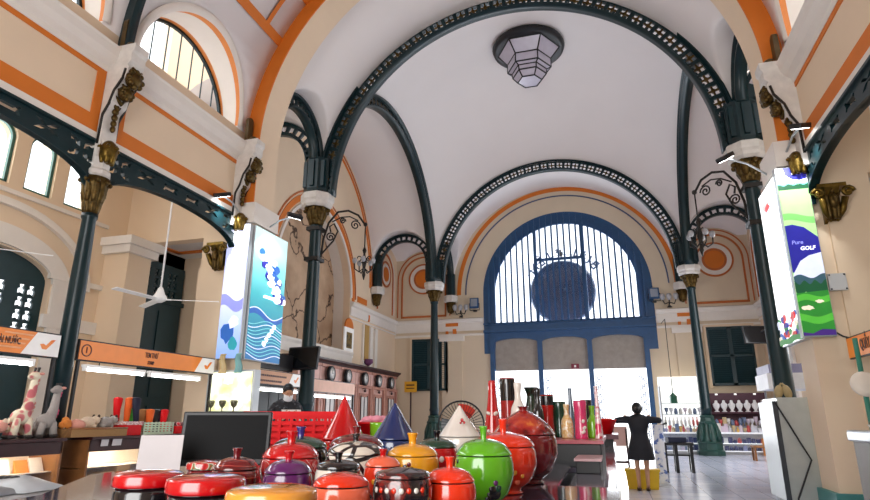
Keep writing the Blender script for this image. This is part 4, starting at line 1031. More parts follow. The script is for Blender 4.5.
for i, (y, hh, ww, m, nm) in enumerate(cardx):
    w = MB(); w.bx(-7.3, -7.05, y-ww/2, y+ww/2, .4, .4+hh); one('boxed_souvenir', w, m, ['low kraft box', 'white carton', 'kraft box beside the slender column'][i]+' in the lit case under the giraffes', 'box', 'boxes in the lit cases', bevel=.006)
for i, y in enumerate((6.95, 7.25, 7.55)):
    w = MB(); w.bx(-7.3, -7.05, y-.12, y+.12, .4, .52+.07*i); one('boxed_souvenir', w, M_KRAFT if i else M_PAPER, ['white carton at the start of', 'stepped kraft box at the middle of', 'tallest kraft box in'][i]+' the lit case under the dog toys', 'box', 'boxes in the lit cases', bevel=.006)
for i, y in enumerate((5.5, 5.75, 6.0, 6.2)):
    w = MB(); w.prism([(-7.2, .67), (-7.14, .67), (-7.22, .82+.02*(i % 2)), (-7.225, .82+.02*(i % 2))], 'y', y-.09, y+.09); one('greeting_card', w, [mat('card_orange', '#d98b3c', .6), M_PAPER][i % 2], ['orange', 'white', 'orange', 'white'][i]+' card standing on the case shelf, '+['first', 'second', 'third', 'fourth'][i]+' towards the column', 'card', 'cards in the lit case')
point('case_light', (-7.1, 5.4, .95), 14, (1, .86, .68), .05); point('case_light', (-7.1, 7.4, .95), 9, (1, .86, .68), .05)

# lit display of goblets below the wave banner
t = thing('lit_display', 'glowing yellow-green display box with three goblets under the lilac banner', 'display case', (-7.05, 9.92, 1.25))
w = MB(); w.bx(-7.55, -6.5, 9.9, 10.1, 1.42, 2.22); w.bx(-7.6, -6.45, 9.6, 10.1, 0, 1.42); build('box', w, M_FRAME, t, bevel=.01)
w = MB(); w.bx(-7.5, -6.55, 9.88, 9.9, 1.46, 2.18); build('panel', w, ramp_mat('glow_panel', [(.25, '#b9a84a'), (.45, '#e6e6a8'), (.58, '#fbfbee'), (.75, '#c3cc7a')], .4, 'noise', 2.2, emit=.6), t)
for i, x in enumerate((-7.3, -7.05, -6.8)):
    w = MB(); w.lathe([(.05, 0), (.05, .01), (.012, .03), (.012, .09), (.05, .13), (.07, .2), (.06, .23)], (x, 9.75, 1.42), 14); one('goblet', w, mat('goblet_silver', '#6b6a55', .3, .6), 'silvered goblet in front of the glowing box, '+['nearest the counter', 'the middle one', 'nearest the hall'][i], 'goblet', 'goblets at the glowing box', fix=True)
w = MB(); w.lathe([(.0, 0), (.1, .02), (.08, .1), (.0, .16)], (-7.05, 9.86, 1.95), 4, sm=False); one('folded_lantern', w, E_WHITE, 'small white folded paper lantern on the glowing display box', 'lantern')
for i, (x, m) in enumerate(((-7.2, mat('scarf_beige', '#d9c596', .8)), (-6.85, mat('scarf_aqua', '#8fc3c4', .8)))):
    w = MB(); w.grid(lambda u, v: (x+(u-.5)*.16*(1-.4*v)+.02*math.sin(6*v), 9.83+.03*math.sin(u*9), 2.16+.36*v), 10, 8); w.grid(lambda u, v: (x+(u-.5)*.16*(1-.4*v)+.02*math.sin(6*v), 9.85+.03*math.sin(u*9), 2.16+.36*v), 10, 8); w.tube([(x-.06, 9.85, 2.52), (x+.06, 9.85, 2.52)], .012, 6)
    one('hanging_scarf', w, m, ['beige', 'aqua'][i]+' scarf hanging under the wave banner', 'scarf', 'scarves under the wave banner', fix=False)

# screens on the near columns
def screen(x, y, z, s, label):
    t = thing('ceiling_screen', label, 'screen', (x, y, z), 'dark screens on the near columns')
    M = Matrix.Translation((x+.5*s, y-.1, z)) @ Matrix.Rotation(-.3*s, 4, 'Z') @ Matrix.Rotation(-.18, 4, 'X')
    w = MB(); w.bx(-.45, .45, -.05, .04, -.02, .56); w.xf(M); build('housing', w, M_BLACK, t, bevel=.01)
    w = MB(); w.bx(-.42, .42, -.056, -.05, .02, .52); w.xf(M); build('glass', w, mat('screen_off', '#101216', .12), t)
    w = MB(); w.tube([(x, y, z+.25), (x+.3*s, y-.02, z+.3), (x+.5*s, y-.06, z+.28)], .03, 8); build('arm', w, M_BLACK, t)
screen(CX[0]-.15, YA-.25, 2.5, .35, 'black screen on an arm at the green column by the map niche')
screen(CX[1]-.1, YB-1, 3.95, 2.6, 'dark screen hanging beside the green shutter past the golf pier') if 0 else None
t = thing('ceiling_screen', 'dark tilted screen hung in front of the wall past the green shutter', 'screen', (5.2, 24.0, 3.9), 'dark screens on the near columns')
M = Matrix.Translation((5.25, 24.0, 3.95)) @ Matrix.Rotation(.3, 4, 'Z') @ Matrix.Rotation(-.15, 4, 'X')
w = MB(); w.bx(-.5, .5, -.05, .05, 0, .66); w.xf(M); build('housing', w, M_BLACK, t, bevel=.01)
w = MB(); w.bx(-.47, .47, -.056, -.05, .03, .63); w.xf(M); build('glass', w, mat('screen_off', '#101216', .12), t)
w = MB(); w.tube([(5.25, 24.05, 4.3), (5.6, 24.1, 4.5), (HR, 24.1, 4.6)], .03, 8); build('arm', w, M_BLACK, t)
t = thing('monitor_board', 'long dark board above the shaded orange sign', 'screen', (-7.65, 12.3, 0))
w = MB(); w.bx(-7.68, -7.6, 11.35, 13.2, 2.42, 2.82); build('board', w, M_BLACK, t, bevel=.01)
for yy in (11.4, 13.15): w = MB(); w.bx(-7.72, -7.68, yy-.03, yy+.03, 0, 2.7); build('post', w, M_BLACK, t)
t = thing('dark_interior_block', 'dark cabinet-shaped block standing for the dark interior behind the masked person under the shaded sign', 'cabinet', (-8.6, 12.9, 0))  # dark block added to stand in for the unlit interior here
w = MB(); w.bx(-8.85, -8.4, 12.5, 14.4, 0, 2.2); build('body', w, M_DARKINT, t)
for k in range(4):
    w = MB(); w.bx(-8.4, -8.37, 12.54+.46*k, 12.96+.46*k, .1, 2.1); d_ = build('door', w, M_DARKINT, t); w = MB(); w.bx(-8.37, -8.34, 12.6+.46*k, 12.62+.46*k, 1.0, 1.2); build('handle', w, M_STEEL, d_)

# ------------------------------------------------------------------ phone booths with world clocks
M_BOOTH = mat('booth_wood', '#b57f6e', .5, var=.15, scale=5); M_BOOTHD = mat('booth_dark', '#3a1f20', .45, var=.2); M_BOOTHP = mat('booth_panel', '#d8aca0', .5, var=.1)
bx0 = -9.8
def booth():
    t = thing('phone_booth', '', 'phone booth', (0,0,0), 'wooden phone booths below the map')
    w = MB(); w.bx(-.6, -.05, -.76, .76, 0, 3.2); build('body', w, M_BOOTHP, t)
    w = MB()
    for yy in (-.76, .6): w.bx(-.05, .04, yy, yy+.16, 0, 2.55)
    w.bx(-.05, .05, -.76, .76, 2.5, 2.62); w.bx(-.05, .03, -.76, .76, 3.1, 3.2)
    build('frame', w, M_BOOTH, t, bevel=.01)
    d = MB(); d.bx(-.06, .0, -.45, .45, .05, 2.3, 0); d = build('door', d, M_BOOTH, t)
    w = MB(); w.bx(0, .012, -.32, .32, 1.1, 2.15); build('door_glass', w, mat('booth_glass', '#e8e4e0', .15), d)
    w = MB(); w.bx(0, .025, -.03, .03, 1.1, 2.15); w.bx(0, .03, -.36, -.32, 1.05, 2.2); w.bx(0, .03, .32, .36, 1.05, 2.2); w.tube([(.02, .38, 1.0), (.06, .38, 1.05), (.06, .38, 1.2), (.02, .38, 1.25)], .012, 6); build('door_frame', w, M_BOOTHD, d)
    w = MB(); w.lathe([(.02, 0), (.06, .05), (.03, .12), (.0, .16)], (.04, 0, 2.34), 10)
    w.bx(-.04, .06, -.08, .08, 2.48, 2.5); build('bracket', w, M_BOOTHD, t)
    return t
b0 = booth()
names = ['first', 'second', 'third', 'fourth', 'fifth', 'sixth']
for i in range(6):
    o = b0 if i == 0 else dup(b0, (0,0,0))
    o.location = (bx0, 18.2+1.55*i, 0); o['label'] = 'pinkish wooden phone booth with glazed door, %s from the near green column' % names[i]
w = MB(); w.prism([(bx0-.6, 3.2), (bx0+.02, 3.2), (bx0+.06, 3.26), (bx0+.16, 3.32), (bx0+.18, 3.38), (bx0-.6, 3.38)], 'y', 17.3, 26.8); one('booth_cornice', w, M_BOOTHD, 'dark moulded cornice running along the tops of the phone booths', 'cornice')
for i, y in enumerate((19.58, 21.03, 22.68, 24.21, 25.74)):
    t = thing('world_clock', 'round white clock with black rim on the booth front, %s in its row' % names[i], 'clock', (bx0, y, 2.9), 'row of wall clocks on the booths')
    w = MB(); w.lathe([(.27, 0), (.27, .1), (.23, .12), (.22, .1)], (0,0,0), 28, cap=False); w.xf(Matrix.Translation((bx0+.04, y, 2.87)) @ Matrix.Rotation(PI/2, 4, 'Y')); build('case', w, M_BLACK, t)
    w = MB(); w.lathe([(.225, .098), (0.001, .1)], (0,0,0), 28); w.xf(Matrix.Translation((bx0+.04, y, 2.87)) @ Matrix.Rotation(PI/2, 4, 'Y')); build('dial', w, mat('clock_dial', '#f3f2ee', .4), t)
    w = MB(); w.box((bx0+.145, y, 2.93), (.006, .012, .14)); w.box((bx0+.148, y+.04, 2.88), (.006, .1, .012)); build('hands', w, M_BLACK, t)
    t2 = thing('city_plaque', 'small dark plaque below the %s booth clock' % names[i], 'plaque', (bx0, y, 2.52), 'plaques below the booth clocks')
    w = MB(); w.bx(bx0+.05, bx0+.07, y-.22, y+.22, 2.63, 2.7) if 0 else w.bx(bx0+.0, bx0+.02, y-.25, y+.25, 2.62, 2.68); build('plate', w, M_BOOTHD, t2)
t = thing('gallery_sign', 'small yellow sign on a post at the far end of the booths', 'sign', (-9.2, 27.0, 0))
w = MB(); w.bx(-9.5, -8.9, 26.95, 27.0, 2.5, 3.0); build('board', w, mat('sign_yellow', '#e3a929', .5), t)
w = MB(); w.bx(-9.4, -9.0, 26.94, 26.95, 2.8, 2.86); w.bx(-9.4, -9.0, 26.94, 26.95, 2.66, 2.7); build('lettering', w, M_MAROON, t)
w = MB(); w.bx(-9.22, -9.16, 26.96, 27.02, 0, 2.5); build('post', w, M_BOOTHD, t)
t = thing('framed_emblem', 'white framed picture with a dark gilded emblem on the wall above the booths', 'picture', (HL+.13, 22.35, 3.75))
w = MB(); w.bx(HL, HL+.06, 21.9, 22.8, 3.75, 4.95); build('mount', w, M_SIGNW, t); w = MB(); w.bx(HL+.06, HL+.08, 22.1, 22.6, 4.1, 4.75); build('print', w, ramp_mat('emblem', [(.4, '#2e2a20'), (.55, '#7b6430')], .5, 'noise', 6), t)
w = MB(); w.prism(ring(22.35, 4.95, 0.001, .4, 0, PI, 20), 'x', HL, HL+.06); build('crest', w, M_ORANGE, t)
t = thing('wall_pennant', 'narrow tan hanging pennant with purple foot above the last booths', 'pennant', (-9.9, 24.05, 3.5))
w = MB(); w.bx(-10.3, -10.27, 23.85, 24.3, 3.75, 5.3); build('cloth', w, mat('pennant_tan', '#b59152', .7), t); w = MB(); w.lathe([(.02, 0), (.22, .15), (.2, .3)], (-10.18, 24.07, 3.5), 10); build('tassel', w, mat('pennant_purple', '#6b3a63', .7), t)

# ------------------------------------------------------------------ fans
def ceiling_fan(x, y, zt, z, rot, label):
    t = thing('ceiling_fan', label, 'ceiling fan', (x, y, z), 'ceiling fans of the aisles')
    w = MB(); w.tube([(x, y, z+.2), (x, y, zt-.1)], .018, 8); build('rod', w, M_SIGNW, t)
    w = MB(); w.lathe([(.02, 0), (.07, .05), (.06, .12)], (x, y, zt-.12), 12); build('canopy', w, M_SIGNW, t)
    w = MB(); w.lathe([(.05, -.08), (.13, -.03), (.14, .02), (.09, .09), (.05, .2), (.02, .24)], (x, y, z), 18); build('motor', w, M_SIGNW, t)
    for k in range(3):
        a = rot+2*PI*k/3; w = MB(); w.box((.62, 0, 0), (.98, .13, .012), rx=.2); w.box((.15, 0, 0), (.14, .04, .02)); w.xf(Matrix.Translation((x, y, z-.02)) @ Matrix.Rotation(a, 4, 'Z')); build('blade', w, M_SIGNW, t)
ceiling_fan(-8.45, 9.36, 7.0, 3.6, .5, 'white ceiling fan on a long rod in front of the dark green door')
ceiling_fan(4.3, 10.0, 7.0, 4.1, .2, 'white ceiling fan rod in the aisle beyond the golf pier')
ceiling_fan(-9.3, 6.2, 7.0, 3.9, .9, 'white ceiling fan in front of the arched lattice door')
#PART4
# ------------------------------------------------------------------ souvenir island: two polished counters
M_GRANITE = mat('polished_granite', '#4b4656', .07, var=.25, scale=30, spec=.7); M_GRANITEB = mat('polished_stone_pale', '#6f6c7c', .08, var=.2, scale=30, spec=.7)
t = thing('display_counter', 'polished dark counter crowded with lacquer pots', 'counter', (-1.4, 2.4, 0))
P_ = [(-2.15, .75), (0, .75), (.0, 3.17), (-.06, 3.22), (-.3, 3.24), (-.34, 4.75), (-3.1, 4.75), (-3.1, 3.05), (-2.5, 2.2)]
w = MB(); w.prism(P_, 'z', .96, 1.0); build('top', w, M_GRANITE, t, bevel=.008)
w = MB(); w.prism([(-2.1, .8), (-.05, .8), (-.05, 3.1), (-.4, 3.15), (-.45, 4.7), (-3.05, 4.7), (-3.05, 3.1), (-2.45, 2.2)], 'z', 0, .96); build('body', w, M_MAROON, t)
t = thing('display_counter', 'long polished pale counter under the row of tall vases', 'counter', (-.6, 7, 0))
w = MB(); w.prism([(-.02, 3.27), (-.02, 10.1), (-1.25, 10.1), (-1.25, 4.8), (-.3, 4.8), (-.27, 3.27)], 'z', .93, .97); build('top', w, M_GRANITEB, t, bevel=.006)
w = MB(); w.prism([(-.06, 3.3), (-.06, 10.05), (-1.2, 10.05), (-1.2, 4.82), (-.26, 4.82), (-.24, 3.3)], 'z', 0, .93); build('body', w, M_STEEL, t)

# ------------------------------------------------------------------ lacquer pots
def lac(name, col, **k): return mat('lacquer_'+name, col, .16, coat=1.0, var=.08, **k)
L_RED = lac('red', '#c00a12'); L_ORR = lac('orange_red', '#e43212'); L_MAR = lac('maroon', '#6e1016'); L_BLK = lac('black', '#141216'); L_GRN = lac('green', '#5da81c'); L_DKG = lac('dark_green', '#12402e')
L_YEL = lac('yellow', '#e8a01e'); L_NAVY = lac('navy', '#1c2f63'); L_WHT = lac('white', '#efe6dc'); L_PUR = lac('purple', '#5c1d5e'); L_VIO = lac('violet', '#3c2a7a'); L_SAL = lac('salmon', '#ef6a4a')
L_TILE = ramp_mat('lacquer_cracked_tile', [(0, '#17161a'), (.09, '#1c1a1e'), (.12, '#d9d0c2'), (1, '#eae2d4')], .18, 'edge', 12, coat=1)
L_SWIRL = ramp_mat('lacquer_swirl', [(.42, '#17141a'), (.52, '#3a1a1e'), (.6, '#7a2420'), (.7, '#1a1518')], .16, 'noise', 9, dist=2.5, coat=1)
L_REDW = ramp_mat('lacquer_red_highlight', [(.4, '#c01a20'), (.56, '#c8202a'), (.6, '#e9dcd2'), (.66, '#b8161c')], .16, 'wave', 5, 'DIAGONAL', dist=5, coat=1)  # white window reflections painted into the red as wavy streaks
L_ONION = ramp_mat('lacquer_speckled_maroon', [(.35, '#5a0c10'), (.5, '#9a1a18'), (.62, '#b8401c'), (.72, '#d8862a')], .14, 'noise', 11, coat=1)
L_BURG = ramp_mat('lacquer_burgundy_bands', [(.3, '#5c0e12'), (.55, '#8a161a'), (.62, '#c25a4a'), (.7, '#6a1014')], .15, 'wave', 7, 'Z', dist=2, coat=1)
L_DOT = ramp_mat('lacquer_flower_lid', [(.3, '#b41a1c'), (.5, '#c8302a'), (.6, '#d9c9b8'), (.68, '#3d7a4a'), (.8, '#c8301c')], .18, 'voronoi', 26, coat=1)
def rad_at(prof, z):
    for (r0, z0), (r1, z1) in zip(prof, prof[1:]):
        if z0 <= z <= z1: return r0+(r1-r0)*((z-z0)/(z1-z0+1e-9))
    return prof[-1][0]
def smooth(prof, n=4):
    out = []
    P = prof
    for i in range(len(P)-1):
        p0 = P[max(i-1, 0)]; p1 = P[i]; p2 = P[i+1]; p3 = P[min(i+2, len(P)-1)]
        for k in range(n):
            t = k/n; out.append(tuple(max(.0005 if q == 0 else -9, .5*((2*p1[q])+(-p0[q]+p2[q])*t+(2*p0[q]-5*p1[q]+4*p2[q]-p3[q])*t*t+(-p0[q]+3*p1[q]-3*p2[q]+p3[q])*t**3)) for q in (0, 1)))
    out.append(P[-1]); return out
Z0 = 1.0
def pot(label, x, y, r, zl, body, lid, knob, lidh=.5, kn=(.14, .42), decor=None, kind='round', foot=None, neck=.93, cat='pot'):
    t = thing('lacquer_pot', label, cat, (x, y, Z0), 'lacquer pots on the dark counter')
    H = zl-Z0
    if kind == 'cyl': bp = [(r*.9, 0), (r*.95, H*.05), (r*.96, H*.9), (r*.93, H)]
    else: bp = smooth([(r*.5, 0), (r*.56, H*.03), (r*.5, H*.09), (r*.78, H*.26), (r*.97, H*.55), (r*1.0, H*.75), (r*.97, H*.92), (r*neck, H)])
    w = MB(); w.lathe(bp, (x, y, Z0), 40); b = build('body', w, body, t)
    if kind == 'cyl': lp = smooth([(r*1.0, 0), (r*1.03, r*.06), (r*1.02, r*.26), (r*.95, r*.36), (r*.6, r*.44), (r*.02, r*lidh)])
    elif kind == 'cone': lp = [(r*1.0, 0), (r*1.02, r*.03), (r*.98, r*.08), (r*.5, r*(lidh*.5+.04)), (r*.05, r*lidh), (.001, r*(lidh+.03))]
    elif kind == 'onion': lp = smooth([(r*.93, 0), (r*.95, r*.02), (r*.8, r*.24), (r*.5, r*.5), (r*.2, r*.68), (r*.12, r*lidh)])
    else: lp = smooth([(r*(neck+.015), 0), (r*(neck+.02), r*.03), (r*(neck-.05), r*.16), (r*.66, r*lidh*.74), (r*.3, r*lidh*.96), (r*.1, r*lidh)])
    w = MB(); w.lathe(lp, (x, y, zl+.004), 40); l = build('lid', w, lid, t)
    w = MB(); w.lathe([(r*neck*.97, 0), (r*neck*.97, .004)], (x, y, zl), 32); build('seam', w, L_BLK, t)
    if knob:
        kr, kh = kn[0]*r, kn[1]*r; w = MB(); w.lathe(smooth([(kr*.75, -.06*r), (kr*.7, kh*.25), (kr*.85, kh*.7), (kr*1.05, kh*.92), (kr*.8, kh), (.001, kh*1.0)], 3), (x, y, zl+r*lidh), 18); build('knob', w, knob, l)
    if decor:
        w = MB(); mats = []
        for (a, zf, s, m) in decor:
            if m not in mats: mats.append(m)
            z = H*zf; rr_ = rad_at(bp, z); d = Vector((math.cos(a), math.sin(a), 0)); c = Vector((x, y, Z0+z))+d*(rr_+.0)
            R = Matrix((d, Vector((-d.y, d.x, 0)), Vector((0,0,1)))).transposed()
            w.sphere(c, (.004, s, s*1.1), 10, 6, mats.index(m), rot=R)
        build('painting', w, mats, b)
    return t
A0 = -PI/2+.2    # towards the camera
pot('bright green round pot with dark flower painting', -.509, 2.397, .116, 1.187, L_GRN, L_GRN, L_GRN, .52, (.14, .45), [(A0+.35, .4, .02, L_BLK), (A0+.45, .32, .022, L_BLK), (A0+.3, .3, .02, L_BLK), (A0+.4, .52, .01, L_PUR), (A0+.52, .42, .014, L_DKG), (A0-1.1, .9, .008, L_BLK), (A0+.2, .22, .016, L_BLK)])
pot('orange-red round pot behind the bright green one', -.511, 2.853, .151, 1.20, L_ORR, L_ORR, L_ORR, .42, (.14, .42), [(A0+.3, .5, .012, lac('gold', '#d9902e')), (A0+.6, .42, .01, lac('gold', '#d9902e')), (A0+.45, .3, .014, L_SAL)])
pot('large maroon onion-shaped pot at the end of the pot rows', -.479, 3.31, .174, 1.242, L_MAR, L_ONION, L_MAR, .72, (.17, .14), kind='onion')
pot('yellow pot with knob lid and small flower sprigs', -.956, 2.843, .129, 1.153, L_YEL, L_YEL, L_YEL, .42, (.2, .42), [(A0-.15, .72, .012, L_BLK), (A0, .8, .01, L_MAR), (A0+.1, .66, .012, L_BLK), (A0-.55, .7, .016, L_DKG), (A0+.4, .6, .012, L_RED)])
pot('small orange-red pot with green leaf band in front of the green pot', -.55, 2.032, .089, 1.123, L_ORR, L_ORR, L_ORR, .5, (.18, .42), [(A0-.7+.2*k, .42+.1*(k % 2), .016, (L_DKG, L_YEL, L_DKG, L_BLK)[k % 4]) for k in range(8)])
pot('black swirl-painted pot without a knob in the front row', -.665, 1.883, .094, 1.146, L_SWIRL, L_SWIRL, None, .3, decor=[(A0-.9+.25*k, .8, .008, (L_WHT, L_ORR)[k % 2]) for k in range(8)])
pot('big coral-orange pot in the front row', -.828, 1.775, .091, 1.127, L_SAL, L_ORR, None, .42, decor=[(A0-.5, .5, .02, L_WHT), (A0-.3, .3, .02, L_WHT)])
pot('small orange pot with red knob between the tile pot and the yellow pot', -.955, 2.45, .08, 1.133, L_ORR, L_SAL, L_RED, .5, (.22, .4), [(A0-.3, .6, .01, L_YEL)])
pot('white pot with black cracked-tile pattern and black knob', -1.15, 2.605, .137, 1.168, L_TILE, L_TILE, L_BLK, .42, (.13, .26))
pot('smaller cracked-tile pot with black knob in front of its larger twin', -.99, 2.09, .084, 1.150, L_TILE, L_BLK, L_BLK, .35, (.2, .36))
pot('glossy maroon pot with gold flowers behind the tile pots', -1.306, 2.965, .148, 1.185, L_MAR, L_MAR, L_MAR, .42, (.14, .28), [(A0+.5, .9, .012, L_YEL), (A0+.62, .85, .01, L_WHT), (A0+.4, .95, .01, L_YEL)])
pot('red cone-lidded pot beside the red crate', -1.757, 3.77, .145, 1.188, L_RED, L_RED, None, 1.9, kind='cone', decor=None)
pot('red pot with dark green lid behind the yellow pot', -.944, 3.225, .113, 1.173, L_RED, L_DKG, L_BLK, .42, (.16, .4), [(A0+.3, .7, .014, L_WHT), (A0-.2, .5, .012, L_WHT)])
pot('navy blue cone-lidded pot with pale rim', -1.43, 3.87, .15, 1.188, L_NAVY, L_NAVY, None, 1.55, kind='cone')
pot('white cone-lidded pot with a tiny red flower', -1.07, 4.23, .147, 1.20, L_WHT, L_WHT, None, 1.42, kind='cone')
pot('purple pot with white petals and a dark red knob', -1.195, 2.09, .092, 1.130, L_PUR, L_PUR, L_RED, .5, (.2, .38), [(A0-.9+.3*k, .55-.12*(k % 2), .016, L_WHT) for k in range(7)])
pot('red pot with white reflections painted on its flanks and red knob behind the purple pot', -1.391, 2.446, .13, 1.160, L_REDW, L_RED, L_RED, .5, (.2, .38))
pot('black-green pot with a violet knob behind the red pot', -1.659, 3.013, .152, 1.173, L_BLK, L_DKG, L_VIO, .38, (.17, .36))
pot('burgundy banded pot below the black monitor', -1.49, 2.19, .095, 1.128, L_BURG, L_BURG, L_MAR, .5, (.2, .4))
pot('black jar with a yellow flowered lid in the front row', -.834, 1.387, .109, 1.117, L_BLK, lac('amber', '#e89a3a'), None, .46, kind='cyl', decor=None, cat='jar')
pot('black jar with a red lid next to the yellow lidded jar', -1.103, 1.488, .103, 1.130, L_BLK, L_RED, None, .46, kind='cyl', cat='jar')
pot('black jar with a red lid below the blank white card', -1.359, 1.559, .097, 1.132, L_BLK, L_RED, None, .46, kind='cyl', cat='jar')
pot('small jar with flower-painted red lid below the monitor corner', -1.74, 2.33, .078, 1.112, L_MAR, L_DOT, None, .5, kind='cyl', cat='jar')
# painted flowers on lids: small touches
w = MB(); w.sphere((-1.02, 4.10, 1.315), (.012, .006, .014), 8, 6); w.sphere((-1.005, 4.10, 1.30), (.01, .006, .01), 8, 6); w.sphere((-1.03, 4.1, 1.297), (.008, .006, .008), 8, 6); pp = [o for o in bpy.data.objects if o.get('label', '').startswith('white cone')][0]; build('flower', w, L_RED, pp)

# black monitor, blank card, crate, cups
t = thing('monitor', 'black flat monitor standing behind the burgundy pot', 'monitor', (-2.02, 2.9, 1.0))
M = Matrix.Translation((-2.03, 2.86, 1.0)) @ Matrix.Rotation(.42, 4, 'Z') @ Matrix.Rotation(-.14, 4, 'X')
w = MB(); w.bx(-.235, .235, -.02, .02, .085, .365); w.xf(M); build('bezel', w, M_BLACK, t, bevel=.006)
w = MB(); w.bx(-.215, .215, -.024, -.02, .115, .345); w.xf(M); build('screen', w, mat('monitor_screen', '#0a0b0d', .6, spec=.15), t)
w = MB(); w.bx(-.05, .05, .02, .06, .0, .2); w.bx(-.14, .14, -.06, .12, 0, .018); w.xf(Matrix.Translation((-2.03, 2.86, 1.0)) @ Matrix.Rotation(.42, 4, 'Z')); build('stand', w, M_BLACK, t, bevel=.006)
w = MB(); w.bx(-.02, .02, -.026, -.024, .095, .1); w.xf(M); build('badge', w, mat('badge_grey', '#9a9ca0', .4), t)
t = thing('blank_card', 'plain white blank card standing behind the red-lidded jars', 'card', (-2.2, 2.6, 1.0))
M = Matrix.Translation((-2.18, 2.55, 1.0)) @ Matrix.Rotation(.55, 4, 'Z') @ Matrix.Rotation(-.18, 4, 'X')
w = MB(); w.bx(-.1, .1, -.003, .003, .005, .25); w.xf(M); build('sheet', w, mat('card_white', '#cbc5c6', .7, spec=.2), t)
w = MB(); w.bx(-.07, .07, .02, .1, 0, .012); w.bx(-.01, .01, .06, .08, .01, .12); w.xf(Matrix.Translation((-2.18, 2.55, 1.0)) @ Matrix.Rotation(.55, 4, 'Z')); build('easel', w, M_WOODW, t)
t = thing('plastic_crate', 'bright red slatted plastic crate between the monitor and the red cone pot', 'crate', (-2.25, 4.1, 1.0))
Mc = Matrix.Translation((-2.27, 4.02, 1.0)) @ Matrix.Rotation(.38, 4, 'Z'); M_CR = mat('crate_red', '#dc0f18', .5, spec=.2)
w = MB(); cw, cd, ch = .64, .34, .36
for k in range(8):
    z = .03+k*.042
    for yy in (-cd/2, cd/2): w.bx(-cw/2, cw/2, yy-.008, yy+.008, z, z+.026)
    for xx in (-cw/2, cw/2): w.bx(xx-.008, xx+.008, -cd/2, cd/2, z, z+.026)
for xx in [-cw/2+cw*k/8 for k in range(9)]:
    for yy in (-cd/2, cd/2): w.bx(xx-.01, xx+.01, yy-.012, yy+.012, 0, ch)
w.xf(Mc); build('slats', w, M_CR, t)
w = MB(); w.bx(-cw/2-.015, cw/2+.015, -cd/2-.015, cd/2+.015, 0, .02); 
for s in (-1, 1): w.bx(-cw/2-.015, cw/2+.015, s*cd/2-.015, s*cd/2+.015, ch-.02, ch+.015); w.bx(s*cw/2-.015, s*cw/2+.015, -cd/2, cd/2, ch-.02, ch+.015)
w.bx(-cw/2+.02, cw/2-.02, -cd/2+.02, cd/2-.02, .02, ch-.08)
w.xf(Mc); build('rim', w, M_CR, t)
def cup(label, x, y, z, r, h, m, grp=None, cat='cup'):
    w = MB(); w.lathe([(r*.72, 0), (r*.8, h*.1), (r*1.0, h*.95), (r*1.02, h), (r*.9, h), (r*.7, h*.15)], (x, y, z), 20, cap=True); return one('lacquer_cup', w, m, label, cat, grp)
cup('lime green cup between the red and navy cone pots', -1.62, 4.05, 1.0, .06, .3, lac('lime', '#7cc21e'))
cup('lime green cup behind the green pot knob', -.64, 4.3, 1.0, .05, .36, lac('lime', '#7cc21e'))
t = thing('fruit_basket', 'red plastic basket heaped with pink sachets behind the red cone', 'basket', (-1.95, 4.55, 1.0))
w = MB(); w.lathe([(.1, 0), (.15, .3), (.16, .3), (.14, .28), (.09, .02)], (-1.85, 4.5, 1.0), 20); build('bowl', w, M_CR, t)
w = MB(); rr = random.Random(2)
for k in range(14): a = rr.uniform(0, 6.28); w.sphere((-1.85+.09*math.cos(a)*rr.random(), 4.5+.09*math.sin(a), 1.29+.04*rr.random()), (.05, .05, .03), 8, 6)
build('sachets', w, mat('sachet_pink', '#f0a0b4', .6), t)

# desk fan
t = thing('desk_fan', 'round wire-guarded desk fan with one red blade showing behind the white cone pot', 'fan', (-1.4, 5.66, .97))
M = Matrix.Translation((-1.4, 5.6, 1.27)) @ Matrix.Rotation(.3, 4, 'Z') @ Matrix.Rotation(PI/2, 4, 'X')
w = MB(); w.tube([(.215*math.cos(a), .215*math.sin(a), 0) for a in [2*PI*k/36 for k in range(36)]], .008, 6, closed=True); w.tube([(.12*math.cos(a), .12*math.sin(a), .04) for a in [2*PI*k/28 for k in range(28)]], .003, 5, closed=True)
for k in range(40):
    a = 2*PI*k/40; c, s = math.cos(a), math.sin(a); w.tube([(.03*c, .03*s, .05), (.14*c, .14*s, .045), (.215*c, .215*s, 0), (.14*c, .14*s, -.045)], .0022, 4)
w.xf(M); build('guard', w, M_BLACK, t)
for k in range(3):
    a = 2*PI*k/3+.75-2*PI/3; w = MB()
    def bl(u, v, a=a): r = .03+.16*u; q = a+(v-.5)*(.5+.5*u)+.5*u; return (r*math.cos(q), r*math.sin(q), .02*(v-.5))
    w.grid(bl, 8, 5); w.grid(lambda u, v: (bl(u, v)[0], bl(u, v)[1], bl(u, v)[2]-.004), 8, 5); w.xf(M); build('blade', w, mat('fan_red', '#d8402e', .3) if k == 1 else mat('fan_grey', '#5b6064', .3), t, fix=False)
w = MB(); w.lathe([(.05, -.08), (.06, 0), (.03, .03)], (0,0,0), 14); w.xf(M); w.tube([(-1.4, 5.62, 1.24), (-1.4, 5.66, .97)], .02, 8); w.lathe([(.13, 0), (.12, .02), (.03, .04)], (-1.4, 5.66, .97), 18); build('stand', w, M_BLACK, t)
t = thing('fan_table', 'low dark table under the desk fan', 'table', (-1.9, 5.7, 0))
w = MB(); w.bx(-2.6, -1.26, 5.1, 6.4, .0, .0001) if 0 else w.bx(-2.6, -1.26, 5.1, 6.4, .93, .97); build('top', w, M_MAROON, t, bevel=.006)
for xx in (-2.5, -1.36):
    for yy in (5.2, 6.3): w = MB(); w.bx(xx-.03, xx+.03, yy-.03, yy+.03, 0, .93); build('leg', w, M_MAROON, t)

